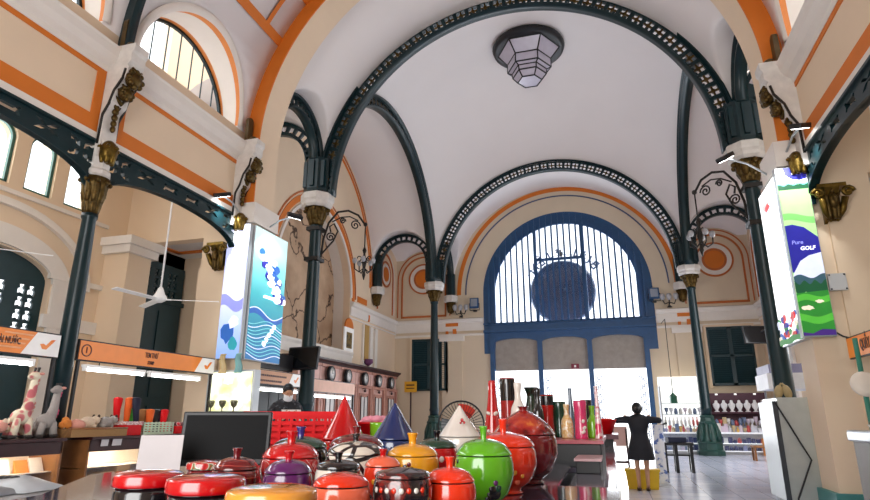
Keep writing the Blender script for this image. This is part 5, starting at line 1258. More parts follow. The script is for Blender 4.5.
# risers with the tall vases
t = thing('riser', 'black display riser with a pink top holding the tall vases', 'display riser', (-.55, 5.3, .97))
w = MB(); w.bx(-1.0, -.12, 4.85, 6.3, .97, 1.14); build('box', w, M_BLACK, t, bevel=.006)
w = MB(); w.bx(-1.03, -.1, 4.82, 6.35, 1.14, 1.165); build('top', w, mat('riser_pink', '#a8404e', .3), t)
t = thing('riser', 'low black tray stand in front of the black vase riser', 'display riser', (-.35, 4.4, .97))
w = MB(); w.bx(-.28, -.12, 4.3, 4.75, .97, 1.05); build('box', w, M_BLACK, t, bevel=.004); w = MB(); w.bx(-.29, -.11, 4.28, 4.77, 1.05, 1.065); build('top', w, mat('tray_rose', '#c9a0a4', .3), t)
t = thing('riser', 'maroon shelf at the far end of the pale counter with a red basket on it', 'display riser', (-.25, 8.9, .97))
w = MB(); w.bx(-.5, .02, 8.4, 9.4, 1.06, 1.12); build('top', w, mat('shelf_maroon', '#5e1f30', .3), t); w = MB(); w.bx(-.45, -.05, 8.5, 9.3, .97, 1.06); build('box', w, M_BLACK, t)
w = MB(); w.lathe([(.12, 0), (.19, .18), (.2, .19), (.17, .17), (.1, .02)], (-.18, 8.75, 1.12), 20); t = thing('plastic_basket', 'round red basket at the far end of the pale counter', 'basket', (-.18, 8.75, 1.12)); build('bowl', w, M_CR, t)
w = MB()
for k in range(9): a = k*2.4; w.sphere((-.18+.1*math.cos(a)*(.3+.08*k), 8.75+.1*math.sin(a)*(.3+.08*k), 1.29), (.06, .06, .04), 8, 6)
build('contents', w, L_ORR, t)
w = MB(); w.lathe([(.05, 0), (.06, .05), (.05, .15), (.02, .2)], (-.45, 8.7, 1.12), 12); one('small_jar', w, L_BLK, 'small dark jar beside the round red basket', 'jar')
ZR = 1.165
def vase(label, x, y, h, r, m, kind='tall', m2=None):
    t = thing('lacquer_vase', label, 'vase', (x, y, ZR), 'tall vases on the black riser')
    if kind == 'cone': p = [(r, 0), (r*1.0, h*.03), (r*.7, h*.35), (r*.42, h*.75), (r*.38, h*.97), (r*.28, h)]
    elif kind == 'bottle': p = [(r*.8, 0), (r, h*.08), (r*.95, h*.5), (r*.5, h*.68), (r*.38, h*.8), (r*.5, h*.98), (r*.4, h)]
    elif kind == 'cyl': p = [(r*.9, 0), (r, h*.05), (r*.9, h*.5), (r, h*.95), (r*.9, h)]
    else: p = [(r*.6, 0), (r*.7, h*.05), (r, h*.35), (r*.6, h*.7), (r*.5, h*.85), (r*.8, h)]
    w = MB(); w.lathe(smooth(p), (x, y, ZR), 22); b = build('body', w, m, t)
    if m2:
        w = MB(); rr = random.Random(int(x*1000))
        for k in range(6):
            z = h*rr.uniform(.05, .5); a = A0+rr.uniform(-.9, .9); ra = rad_at(smooth(p), z); d = Vector((math.cos(a), math.sin(a), 0)); w.sphere(Vector((x, y, ZR+z))+d*ra, (.014, .014, .014), 8, 6)
        build('painting', w, m2, b)
    w = MB(); ra = p[-1][0]; w.tube([(x+ra*math.cos(a), y+ra*math.sin(a), ZR+h) for a in [2*PI*k/16 for k in range(16)]], .008, 6, closed=True); build('rim', w, m, t)
    return t
vase('tall red tapering vase with white dots at its foot', -.97, 4.95, .46, .085, L_RED, 'cone', L_WHT)
vase('tall white vase with small red flowers', -.76, 4.98, .44, .065, L_WHT, 'bottle', L_RED)
vase('tall vase of black and red beside the white one', -.9, 5.3, .5, .07, ramp_mat('lacquer_black_red', [(0, '#c21c1c'), (.5, '#c21c1c'), (.62, '#151317'), (1, '#151317')], .18, 'gen', axis='Z', coat=1, interp='CONSTANT'), 'cyl')
vase('dark vase painted with black blossoms', -.7, 5.35, .42, .075, ramp_mat('lacquer_dark_leaf', [(.4, '#15171a'), (.55, '#1c3a26'), (.65, '#30302e')], .2, 'noise', 20, coat=1), 'tall')
vase('slim dark vase leaning to the grey blossoms', -.62, 5.15, .4, .05, L_BLK, 'bottle', L_WHT)
vase('red vase with black neck in the middle of the riser', -.58, 5.5, .36, .06, ramp_mat('lacquer_red_black', [(0, '#c81e1c'), (.72, '#d02a1e'), (.76, '#17141a'), (1, '#17141a')], .18, 'gen', axis='Z', coat=1, interp='CONSTANT'), 'cyl')
vase('dark green cylinder vase in the middle of the riser', -.48, 5.55, .3, .06, L_DKG, 'cyl')
vase('cream and gold vase with a narrow neck', -.39, 5.2, .27, .05, ramp_mat('lacquer_cream_gold', [(.35, '#e8d0a4'), (.5, '#d8a860'), (.65, '#f0e4cc')], .2, 'noise', 24, coat=1), 'bottle')
vase('grey-blue vase carrying a rounded tip', -.38, 5.6, .42, .045, lac('slate', '#5d6b7c'), 'cone')
vase('pink cylinder vase near the riser end', -.28, 5.25, .3, .055, lac('pink', '#d8386c'), 'cyl', L_WHT)
vase('black slim vase behind the pink one', -.25, 5.75, .32, .05, L_BLK, 'cyl')
vase('lime green vase near the riser end', -.19, 5.4, .26, .05, lac('lime', '#7cc21e'), 'bottle')
vase('slim red and white vase with a curled tip at the riser end', -.14, 5.3, .42, .035, ramp_mat('lacquer_red_white', [(.4, '#d8305a'), (.55, '#f0e0e0'), (.65, '#c8284a')], .2, 'noise', 14, coat=1), 'cone')
cup('clear tumbler with red wax at the foot of the red tapering vase', -.86, 4.9, ZR, .035, .09, mat('red_wax', '#c8303a', .2, coat=1), None, 'tumbler')

# ------------------------------------------------------------------ packages at the near corner
t = thing('side_table', 'low table with grey pouches beside the pot counter', 'table', (-3.9, 3.0, 0))
w = MB(); w.bx(-5.4, -3.2, 2.2, 3.9, .78, .82); build('top', w, M_STEEL, t, bevel=.005)
for xx in (-5.3, -3.3):
    for yy in (2.3, 3.8): w = MB(); w.bx(xx-.03, xx+.03, yy-.03, yy+.03, 0, .78); build('leg', w, M_BLACK, t)
def pouch(label, x, y, sx, sy, h, rz, m):
    w = MB()
    def fn(u, v): 
        q = (math.sin(PI*u)*math.sin(PI*v))**.45; return ((u-.5)*sx, (v-.5)*sy, .005+h*q*(1+.12*math.sin(9*u+4*v)))
    w.grid(fn, 16, 12); w.grid(lambda u, v: ((u-.5)*sx, (v-.5)*sy, 0), 2, 2); w.xf(Matrix.Translation((x, y, .82)) @ Matrix.Rotation(rz, 4, 'Z')); t = thing('plastic_pouch', label, 'pouch', (x, y, .82)); build('bag', w, m, t, fix=False)
    w = MB(); 
    for k in range(3): w.sphere((x+sx*(.1*k-.1), y-sy*.1, .82+h*.95), (.05, .03, .02), 8, 6)
    build('print', w, M_BLACK, t)
pouch('grey plastic pouch with black print at the picture corner', -4.35, 3.1, .75, .55, .1, .3, mat('pouch_grey', '#8d939a', .3, var=.15))
pouch('pale grey plastic pouch behind the first one', -4.3, 3.55, .6, .4, .09, .1, mat('pouch_pale', '#b3bac0', .3, var=.15))
w = MB(); w.box((-3.42, 3.42, .87), (.22, .2, .1), rz=.3); one('kraft_carton', w, mat('carton_beige', '#b8ad92', .7), 'beige carton on the low table next to the grey pouches', 'box', bevel=.006)
w = MB(); w.lathe([(.08, 0), (.085, .02), (.05, .03), (.04, .1), (.0, .11)], (-4.75, 3.62, .82), 16); one('tape_roll', w, M_BLACK, 'round black tape reel on the low table', 'reel')

# ------------------------------------------------------------------ plush toys and baskets on the nave counter
M_PG = ramp_mat('plush_giraffe', [(.38, '#c46a70'), (.5, '#d88a86'), (.56, '#e9dcc0'), (.75, '#efe6cf')], .9, 'voronoi', 9)
M_PK = mat('plush_pink', '#e0a090', .9, bump=.3, scale=40); M_HOT = mat('plush_hot_pink', '#e0507c', .9); M_GRY = mat('plush_grey', '#a39d98', .9, bump=.3, scale=40); M_HOOF = mat('plush_hoof', '#3b3634', .8); M_CRM = mat('plush_cream', '#e2cdb4', .9, bump=.3, scale=40); M_BRN = mat('plush_brown', '#4a3a30', .9, bump=.3, scale=40)
XCN, ZCN = -7.15, 1.08
def giraffe(label, y, h, body, mane):
    t = thing('plush_giraffe', label, 'plush toy', (XCN, y, ZCN), 'plush giraffes on the counter'); x, z = XCN, ZCN
    w = MB(); w.sphere((x, y, z+h*.3), (.09, .13, .1), 14, 10)
    for dy in (-.09, .09):
        for dx in (-.05, .05): w.tube([(x+dx, y+dy*.8, z+h*.28), (x+dx, y+dy*1.15, z+.03)], [.04, .045], 10)
    w.tube([(x, y+.05, z+h*.33), (x, y+.09, z+h*.55), (x, y+.1, z+h*.78), (x, y+.11, z+h*.86)], [.075, .055, .045, .04], 12)
    w.sphere((x+.02, y+.08, z+h*.88), (.05, .075, .055), 12, 8); w.sphere((x+.03, y+.02, z+h*.86), (.035, .05, .035), 10, 8)
    build('body', w, body, t)
    for dx in (-.03, .03): w = MB(); w.tube([(x+dx, y+.1, z+h*.92), (x+dx, y+.11, z+h)], [.012, .018], 8); build('horn', w, M_HOOF, t)
    for dx in (-.06, .07): w = MB(); w.sphere((x+dx, y+.13, z+h*.91), (.025, .035, .018), 8, 6); build('ear', w, M_PK, t)
    w = MB()
    for k in range(9): w.sphere((x, y+.13+.02*math.sin(k), z+h*(.38+.055*k)), .024, 8, 6)
    build('mane', w, mane, t)
    for dy in (-.1, .1):
        for dx in (-.05, .05): w = MB(); w.sphere((x+dx, y+dy*1.05, z+.03), (.055, .055, .03), 10, 6); build('hoof', w, M_HOOF, t)
giraffe('tall pink-patched plush giraffe with cream muzzle on the counter', 5.84, .88, M_PG, M_PK)
giraffe('shorter grey plush giraffe with hot pink mane on the counter', 6.2, .7, M_GRY, M_HOT)
def plush(label, y, s, m, m2, kind='pig'):
    x, z = XCN, ZCN+(.11 if kind == 'dog' else 0)
    t = thing('plush_'+kind, label, 'plush toy', (x, y, z), None)
    w = MB(); w.sphere((x, y, z+s*.8), (s*.8, s*1.25, s*.8), 14, 10)
    for dy in (-.7, .7):
        for dx in (-.4, .4): w.tube([(x+s*dx, y+s*dy, z+s*.5), (x+s*dx, y+s*dy*1.1, z+.01)], [s*.3, s*.28], 8)
    w.sphere((x+s*.1, y+s*1.3, z+s*1.15), (s*.6, s*.62, s*.6), 14, 10); build('body', w, m, t)
    for dx in (-.45, .45): w = MB(); w.sphere((x+s*dx, y+s*1.4, z+s*1.6), (s*.14, s*.25, s*.3), 8, 6); build('ear', w, m2, t)
    w = MB(); w.sphere((x+s*.35, y+s*1.7, z+s*1.0), (s*.25, s*.25, s*.2), 8, 6); build('muzzle', w, m2, t)
    for dx in (.05, .55): w = MB(); w.sphere((x+s*dx, y+s*1.68+.01, z+s*1.35), s*.08, 8, 6); build('eye', w, M_BLACK, t)
    return t
plush('pale pink plush pig lying at the counter end', 5.42, .13, M_PK, M_CRM, 'pig')
plush('cream and black plush dog sitting on the wicker tray', 6.86, .1, M_CRM, M_BRN, 'dog')
plush('grey-white plush dog with dark ears on the wicker tray', 7.18, .1, M_GRY, M_BRN, 'dog')
w = MB()
for k in range(5): w.lathe([(0.001, 0), (.05, .03), (.04, .08), (0.001, .1)], (XCN+.03*(k % 2), 6.46+.02*k, ZCN+.11+.03*(k % 3)), 10)
one('plush_flower', w, mat('plush_orange', '#e08a3c', .9), 'small orange plush flower beside the grey giraffe', 'plush toy')
w = MB(); w.lathe([(.1, 0), (.12, .05), (.08, .1), (.001, .13)], (XCN, 6.68, ZCN+.11), 14); one('knitted_hat', w, M_PK, 'pink knitted hat lying on the wicker tray by the slender column', 'hat')
t = thing('wicker_tray', 'long tan wicker tray under the plush dogs', 'tray', (-7.0, 6.9, ZCN))
w = MB(); w.bx(-7.3, -6.93, 6.42, 7.38, ZCN, ZCN+.11); build('tray', w, ramp_mat('wicker', [(.3, '#7a5530'), (.6, '#b08850')], .7, 'wave', 30, 'Y', dist=1), t); w = MB(); w.tube([(-6.93, 6.42, ZCN+.11), (-6.93, 7.38, ZCN+.11)], .015, 6); build('rim', w, M_WOODW, t)
t = thing('gift_basket', 'red box with lace top on the counter by the white basket', 'basket', (XCN, 7.56, ZCN))
w = MB(); w.bx(-7.3, -7.0, 7.42, 7.74, ZCN, ZCN+.18); build('box', w, M_CR, t, bevel=.01); w = MB(); w.bx(-7.31, -6.99, 7.41, 7.75, ZCN+.15, ZCN+.2); build('lace', w, ramp_mat('lace', [(.4, '#e9d8d4'), (.6, '#c88a88')], .8, 'voronoi', 40), t)
t = thing('plastic_basket', 'pale green slotted basket holding rolled fans', 'basket', (XCN, 8.0, ZCN))
w = MB()
for k in range(5): z = ZCN+.02+.035*k; w.bx(-7.3, -7.28, 7.78, 8.42, z, z+.022); w.bx(-7.02, -7.0, 7.78, 8.42, z, z+.022); w.bx(-7.3, -7.0, 7.78, 7.8, z, z+.022); w.bx(-7.3, -7.0, 8.4, 8.42, z, z+.022)
for k in range(9): w.bx(-7.01, -6.995, 7.78+.08*k, 7.8+.08*k, ZCN, ZCN+.19)
w.bx(-7.3, -7.0, 7.78, 8.42, ZCN, ZCN+.02); build('slats', w, mat('basket_mint', '#cfe0c4', .5), t)
cols = [(M_CR, 'red'), (mat('cloth_orange', '#e8641e', .8), 'orange'), (M_NAVYC := mat('cloth_navy', '#1c2038', .8), 'navy'), (mat('cloth_green', '#3fae3c', .8), 'green'), (mat('cloth_tan', '#a8703c', .8), 'tan'), (mat('cloth_orange', '#e8641e', .8), 'orange'), (mat('cloth_tan', '#a8703c', .8), 'tan'), (M_BLACK, 'black'), (M_CR, 'red'), (M_NAVYC, 'navy')]
for k, (m, nm) in enumerate(cols):
    y = 7.47+.1*k; tilt = .15*math.sin(k*1.9); zb = ZCN+(.2 if k < 3 else .03); x = -7.24+.09*(k % 3)
    w = MB(); w.tube([(x, y, zb), (x-.02, y+.12*tilt, zb+.17), (x-.03, y+.28*tilt+.01, zb+.33)], [.04, .05, .068], 10); w.sphere((x-.03, y+.28*tilt+.01, zb+.33), (.068, .068, .03), 10, 6)
    one('rolled_fan', w, m, nm+' rolled cloth fan upright in the counter baskets, place %s from the plush dogs' % ['one', 'two', 'three', 'four', 'five', 'six', 'seven', 'eight', 'nine', 'ten'][k], 'fan', 'rolled cloth fans in the baskets')
t = thing('red_tray', 'red patterned gift tray at the counter end by the glowing box', 'tray', (XCN, 8.75, ZCN)); w = MB(); w.bx(-7.3, -7.0, 8.5, 9.1, ZCN, ZCN+.12); build('tray', w, M_CR, t, bevel=.01)
w = MB(); 
for k in range(8): w.sphere((-7.12+.04*(k % 2), 8.54+.07*k, ZCN+.14), (.06, .05, .05), 8, 6)
build('contents', w, ramp_mat('tray_mix', [(.4, '#c8202a'), (.55, '#e9c0c0'), (.65, '#5a2020')], .5, 'voronoi', 14), t)
w = MB(); w.lathe([(.09, 0), (.13, .1), (.1, .24), (.001, .3)], (XCN, 9.45, ZCN), 16); one('patchwork_pouch', w, ramp_mat('patchwork', [(.35, '#16161a'), (.5, '#e8901e'), (.65, '#2a2a30')], .8, 'voronoi', 16), 'black and orange patchwork pouch beside the glowing box', 'pouch')
for i, y in enumerate((7.0, 7.22)): w = MB(); w.box((-6.93, y, 1.0), (.01, .12+.04*i, .1), ry=.1); one('price_tag', w, mat('tag_grey', '#c9c6c8', .6), ['smaller', 'larger'][i]+' grey price tag clipped to the dark counter edge', 'price tag', 'tags on the counter edge')
for yy, nm in ((6.66, 'beside the slender column'), (9.93, 'beside the glowing box')):
    w = MB(); w.bx(-7.42, -7.36, yy-.03, yy+.03, 1.08, 2.12); one('counter_post', w, M_BLACK, 'thin dark post carrying the counter sign '+nm, 'post') if 0 else None
#PART5
# ------------------------------------------------------------------ people
def skin_mb(verts, edges, radii, root=0, sub=2):
    me = bpy.data.meshes.new('skin'); me.from_pydata([tuple(v) for v in verts], edges, []); o = bpy.data.objects.new('skin', me); COL.objects.link(o)
    sk = o.modifiers.new('skin', 'SKIN'); sk.use_smooth_shade = True
    for i, r in enumerate(radii):
        d = me.skin_vertices[0].data[i]; d.radius = (r, r) if not isinstance(r, tuple) else r; d.use_root = (i == root)
    sb = o.modifiers.new('sub', 'SUBSURF'); sb.levels = sub; sb.render_levels = sub
    dg = bpy.context.evaluated_depsgraph_get(); dg.update(); ev = bpy.data.meshes.new_from_object(o.evaluated_get(dg))
    mb = MB(); mb.add([v.co[:] for v in ev.vertices], [list(p.vertices) for p in ev.polygons], 0, True)
    bpy.data.objects.remove(o); bpy.data.meshes.remove(me); bpy.data.meshes.remove(ev); return mb
def hand_mb(wrist, d, palm_n, side, scale=1.0, curl=.5):
    """palm, four fingers and a thumb along d; palm_n points out of the palm, fingers curl towards it"""
    d = Vector(d).normalized(); n = Vector(palm_n); n = (n-d*n.dot(d)).normalized(); s = d.cross(n)*side; w = Vector(wrist); S_ = scale
    mb = MB()
    mb.merge(skin_mb([w, w+d*.04*S_, w+d*.08*S_], [(0,1), (1,2)], [(.024*S_, .018*S_), (.036*S_, .016*S_), (.038*S_, .014*S_)], 0, 1))
    for k, (off, ln) in enumerate(((-.027, .066), (-.009, .076), (.009, .072), (.026, .056))):
        b = w+d*.075*S_+s*off*S_; dd = d; pts = [b]; q = curl*.5
        for j, f in enumerate((.45, .32, .23)):
            dd = (dd*math.cos(q)+n*math.sin(q)).normalized(); pts.append(pts[-1]+dd*ln*f*S_*1.0); q = curl*.55
            dd = dd
        mb.merge(skin_mb(pts, [(0,1), (1,2), (2,3)], [.0095*S_, .009*S_, .0085*S_, .0075*S_], 0, 1))
    b = w+d*.03*S_-s*.03*S_; t1 = b+(d*.5-s*.8).normalized()*.03*S_; t2 = t1+(d*.8-s*.3+n*.3).normalized()*.028*S_; t3 = t2+(d*.9+n*.4).normalized()*.022*S_
    mb.merge(skin_mb([b, t1, t2, t3], [(0,1), (1,2), (2,3)], [.013*S_, .011*S_, .01*S_, .008*S_], 0, 1))
    return mb
def head_mb(c, M, s=1.0):
    """head around c: M turns it (face towards local -Y)"""
    h = MB(); h.sphere((0, .01, .02), (.074*s, .095*s, .105*s), 24, 18); h.sphere((0, -.02*s, -.04*s), (.06*s, .07*s, .075*s), 18, 12)
    h.tube([(0, -.085*s, .02*s), (0, -.098*s, -.005*s), (0, -.104*s, -.022*s)], [.008*s, .012*s, .015*s], 8)
    for sx in (-1, 1):
        h.sphere((sx*.03*s, -.081*s, .018*s), (.016*s, .01*s, .009*s), 10, 8); h.sphere((sx*.077*s, .008*s, -.0*s), (.012*s, .02*s, .03*s), 10, 8)
        h.tube([(sx*.018*s, -.09*s, .038*s), (sx*.045*s, -.08*s, .038*s)], .006*s, 6)
    h.tube([(-.022*s, -.086*s, -.052*s), (0, -.093*s, -.05*s), (.022*s, -.086*s, -.052*s)], .007*s, 6)
    h.xf(Matrix.Translation(c) @ M); return h
M_SKIN = mat('skin_tone', '#c99877', .5, var=.05); M_HAIR = mat('black_hair', '#121013', .4, var=.2, scale=30); M_DRESS = mat('navy_dress', '#14161f', .75, var=.15, scale=12); M_SHOE = mat('sandal_brown', '#3a2a24', .5)

# woman from behind: arms held out at the shoulders, forearms forward, dress to the knee
px_, py_ = .42, 12.55
T = Matrix.Translation((px_, py_, 0))
t = thing('person', 'person seen from behind in a dark knee-length dress with elbows raised out sideways', 'person', (px_, py_, 0))
V = [(0,0,.86), (0,0,1.0), (0,.0,1.16), (0,.01,1.28), (0,.01,1.36), (0,.02,1.42),      # pelvis, waist, chest, shoulders line, neck
     (-.15,.01,1.305), (-.40,.03,1.285), (-.36,.27,1.27), (-.3,.4,1.3),
     (.15,.01,1.305), (.40,.03,1.285), (.36,.27,1.27), (.3,.4,1.3),
     (-.085,0,.8), (-.085,.02,.46), (-.08,-.01,.1), (-.08,.12,.035),
     (.085,0,.8), (.085,.02,.46), (.08,-.01,.1), (.08,.12,.035)]
Ed = [(0,1), (1,2), (2,3), (3,4), (4,5), (3,6), (6,7), (7,8), (8,9), (3,10), (10,11), (11,12), (12,13), (0,14), (14,15), (15,16), (16,17), (0,18), (18,19), (19,20), (20,21)]
Rr = [.13, .11, .125, .11, .05, .045, .055, .042, .034, .024, .055, .042, .034, .024, .085, .05, .034, .032, .085, .05, .034, .032]
b = skin_mb(V, Ed, Rr, 0, 2); b.merge(head_mb((0, .03, 1.485), Matrix.Rotation(PI, 4, 'Z') @ Matrix.Rotation(-.15, 4, 'X'), 1.08))
for sx in (-1, 1): b.merge(hand_mb((sx*.3, .4, 1.3), (-sx*.45, .5, .6), (-sx, 0, 0), sx, 1.0, .7))
b.xf(T); build('body', b, M_SKIN, t)
def loops(rows, n=28):
    w = MB()
    def fn(u, v):
        i = u*(len(rows)-1); k = min(int(i), len(rows)-2); f_ = i-k; a = [rows[k][q]+(rows[k+1][q]-rows[k][q])*f_ for q in range(4)]
        an = 2*PI*v; fl = 1+.03*math.sin(7*an)*max(0, 1-(a[0]-.55)*2.4); return (a[1]*fl*math.cos(an), a[3]+a[2]*fl*math.sin(an), a[0])
    w.grid(fn, (len(rows)-1)*4, n); return w
d = loops([(.56, .25, .2, 0), (.62, .245, .195, 0), (.8, .215, .165, 0), (.95, .17, .135, 0), (1.04, .155, .125, 0), (1.15, .175, .14, .0), (1.27, .2, .135, .01), (1.335, .19, .115, .01), (1.375, .13, .085, .01), (1.405, .06, .058, .015)])
for sx in (-1, 1): d.merge(skin_mb([(sx*.12,.01,1.30), (sx*.28,.02,1.295), (sx*.41,.04,1.285), (sx*.37,.24,1.272)], [(0,1), (1,2), (2,3)], [.085, .07, .06, .055], 0, 2))
d.xf(T); build('dress', d, M_DRESS, t, fix=False)
hr = MB(); hr.sphere((0, .005, 1.515), (.1, .112, .115), 20, 14); hr.sphere((0, -.06, 1.5), (.075, .065, .085), 16, 12); hr.sphere((0, -.115, 1.5), (.045, .045, .045), 12, 8); hr.xf(T); build('hair', hr, M_HAIR, t)
for sx in (-1, 1):
    w = MB(); w.sphere((sx*.08, .055, .02), (.045, .125, .02), 14, 8); w.tube([(sx*.08-.04, .1, .03), (sx*.08, .1, .065), (sx*.08+.04, .1, .03)], .01, 6); w.xf(T); build('sandal', w, M_SHOE, t)
t = thing('storage_bin', 'bright yellow plastic bin on the floor in front of the person in the dark dress', 'bin', (.42, 12.95, 0))
w = MB(); w.add([(.14, 12.8, 0), (.7, 12.8, 0), (.7, 13.1, 0), (.14, 13.1, 0), (.1, 12.77, .36), (.74, 12.77, .36), (.74, 13.13, .36), (.1, 13.13, .36)], [(0,3,2,1), (4,5,6,7), (0,1,5,4), (1,2,6,5), (2,3,7,6), (3,0,4,7)]); build('body', w, mat('bin_yellow', '#e0b81c', .45), t, bevel=.01)
w = MB(); w.bx(.09, .75, 12.76, 13.14, .33, .37); build('rim', w, mat('bin_yellow', '#e0b81c', .45), t, bevel=.006)
t = thing('roll_up_banner', 'narrow white roll-up banner with blue blotches behind the person', 'banner', (.82, 13.4, 0))
w = MB(); w.bx(.72, .92, 13.38, 13.4, .05, 1.2); build('sheet', w, ramp_mat('rollup', [(.45, '#f0f3fa'), (.56, '#dfe6f4'), (.6, '#5a78c0')], .6, 'noise', 9), t); w = MB(); w.bx(.68, .96, 13.3, 13.48, 0, .06); build('foot', w, M_STEEL, t)
t = thing('stand_chair', 'slim dark wooden chair with pinkish back beyond the pale counter end', 'chair', (.06, 13.6, 0))
w = MB(); w.bx(-.1, .22, 13.5, 13.9, .42, .47); build('seat', w, M_MAROON, t)
w = MB(); w.bx(-.1, .22, 13.88, 13.92, .75, 1.15); build('backrest', w, mat('chair_pink', '#c9a39c', .6), t)
for xx in (-.08, .2):
    for yy, zt in ((13.52, .42), (13.9, 1.1)): w = MB(); w.bx(xx-.02, xx+.02, yy-.02, yy+.02, 0, zt); build('leg', w, M_MAROON, t)

# masked clerk reading a paper
cx_, cy_ = -5.55, 9.5
T = Matrix.Translation((cx_, cy_, .03)) @ Matrix.Rotation(.75, 4, 'Z') @ Matrix.Scale(1.1, 4)
t = thing('person', 'person in dark patterned jacket and white face mask reading a paper', 'person', (cx_, cy_, 0))
V = [(0,0,.92), (0,0,1.06), (0,0,1.22), (0,.0,1.36), (0,-.01,1.44), (0,-.03,1.5), (-.17,0,1.38), (-.24,-.02,1.12), (-.15,-.24,1.14), (-.08,-.33,1.2), (.17,0,1.38), (.24,-.02,1.12), (.15,-.24,1.14), (.08,-.33,1.2),
     (-.09,0,.84), (-.1,-.02,.46), (-.1,.02,.1), (-.11,-.11,.01), (.09,0,.84), (.1,-.02,.46), (.1,.02,.1), (.11,-.11,.01)]
b = skin_mb(V, Ed, [.14, .13, .14, .12, .055, .05, .06, .046, .036, .026, .06, .046, .036, .026, .09, .06, .04, .036, .09, .06, .04, .036], 0, 2)
hm = Matrix.Rotation(.45, 4, 'X'); hc = Vector((0, -.06, 1.575)); b.merge(head_mb(hc, hm, 1.05))
for sx in (-1, 1): b.merge(hand_mb((sx*.08, -.33, 1.2), (-sx*.15, -.8, .4), (-sx, 0, .3), sx, 1.0, .9))
b.xf(T); build('body', b, M_SKIN, t)
j = loops([(.86, .19, .14, 0), (1.05, .175, .135, 0), (1.22, .2, .15, 0), (1.34, .23, .145, 0), (1.41, .22, .12, 0), (1.455, .14, .09, 0), (1.49, .075, .07, -.01)])
for sx in (-1, 1): j.merge(skin_mb([(sx*.14,0,1.37), (sx*.2,0,1.33), (sx*.25,-.02,1.12), (sx*.17,-.21,1.135)], [(0,1), (1,2), (2,3)], [.085, .08, .07, .055], 0, 2))
j.xf(T); build('jacket', j, ramp_mat('jacket_print', [(.4, '#1a1c22'), (.58, '#23262e'), (.66, '#6a6c72')], .8, 'noise', 22), t, fix=False)
w = loops([(.1, .1, .09, 0), (.5, .13, .11, 0), (.9, .185, .14, 0)]); w.xf(T); build('trousers', w, M_BLACK, t, fix=False)
hr = MB(); hr.sphere((0, .02, .045), (.088, .1, .095), 20, 14); hr.sphere((0, .06, -.01), (.08, .065, .085), 14, 10); hr.sphere((0, -.05, .1), (.07, .05, .03), 12, 8); hr.xf(T @ Matrix.Translation(hc) @ hm); build('hair', hr, M_HAIR, t)
mk = MB(); mk.grid(lambda u, v: ((.078)*math.sin((u-.5)*2.5), -.018-.098*math.cos((u-.5)*2.5)-.012*math.sin(PI*v), -.105+.1*v), 14, 6); mk.xf(T @ Matrix.Translation(hc) @ hm); build('face_mask', mk, mat('mask_white', '#eef0f2', .7), t, fix=False)
w = MB(); w.box((0, -.42, 1.24), (.3, .004, .21), rx=-.9); w.xf(T); one('paper_sheet', w, M_PAPER, 'white paper sheet held by the masked person', 'paper')

# ------------------------------------------------------------------ jewellery and gift counters at the window wall
M_LIT = mat('lit_shelf', '#f4f4ef', .5, emit=.55); M_BLUEG = mat('case_blue', '#6f7fae', .4)
t = thing('backlit_shelf', 'bright backlit white glass shelf unit beside the bar window', 'shelf', (2.6, 26.9, 0))
w = MB(); w.bx(1.85, 3.6, 27.0, 27.2, .9, 3.0); build('panel', w, M_LIT, t)
for x in (1.82, 3.58): w = MB(); w.bx(x, x+.06, 26.5, 27.2, 0, 2.6 if x < 2 else 3.0); build('upright', w, M_STEEL, t)
for k, z in enumerate((1.0, 1.45, 1.9)): w = MB(); w.bx(1.85, 3.6, 26.55, 27.0, z, z+.03); build('shelf_board', w, mat('shelf_glass', '#cdd8da', .1), t)
rr = random.Random(11)
cl = ['#e7e4de', '#d8d8e0', '#c9b48a', '#c24a4a', '#8a90b8', '#d8c8d8', '#6a7a98', '#e2b45a']
SM = [mat('souvenir_%s' % n_, c, .3, coat=.4) for n_, c in zip(('pearl', 'silver', 'straw', 'red', 'lavender', 'lilac', 'slate', 'amber'), cl)]
sv = []
def souvenir(kind, x, y, z, h, m, label, group):
    w = MB()
    if kind == 0: w.lathe([(.03, 0), (.05, h*.15), (.05, h*.55), (.02, h*.75), (.025, h)], (0,0,0), 10)
    elif kind == 1: w.lathe([(.06, 0), (.08, h*.3), (.06, h*.8), (.001, h)], (0,0,0), 10)
    elif kind == 2: w.box((0, 0, h/2), (.14, .1, h))
    else: w.lathe([(.04, 0), (.02, h*.2), (.07, h*.6), (.08, h)], (0,0,0), 10)
    o = one('souvenir', w, m, label, 'souvenir', group); o.location = (x, y, z); return o
for k in range(11): souvenir(0, 1.98+.15*k, 26.75, 1.03, .34, SM[(0, 1, 0, 3 if k == 7 else 1)[k % 4] if k != 8 else 3], 'slim bottle-shaped souvenir in front of the backlit white shelf', 'bottles on the backlit shelf')
for k in range(9): souvenir(rr.choice((1, 3)), 2.05+.18*k, 26.75, 1.48, .26, SM[rr.choice((0, 1, 5, 6))], 'small souvenir on the middle board of the backlit shelf', 'souvenirs on the middle board')
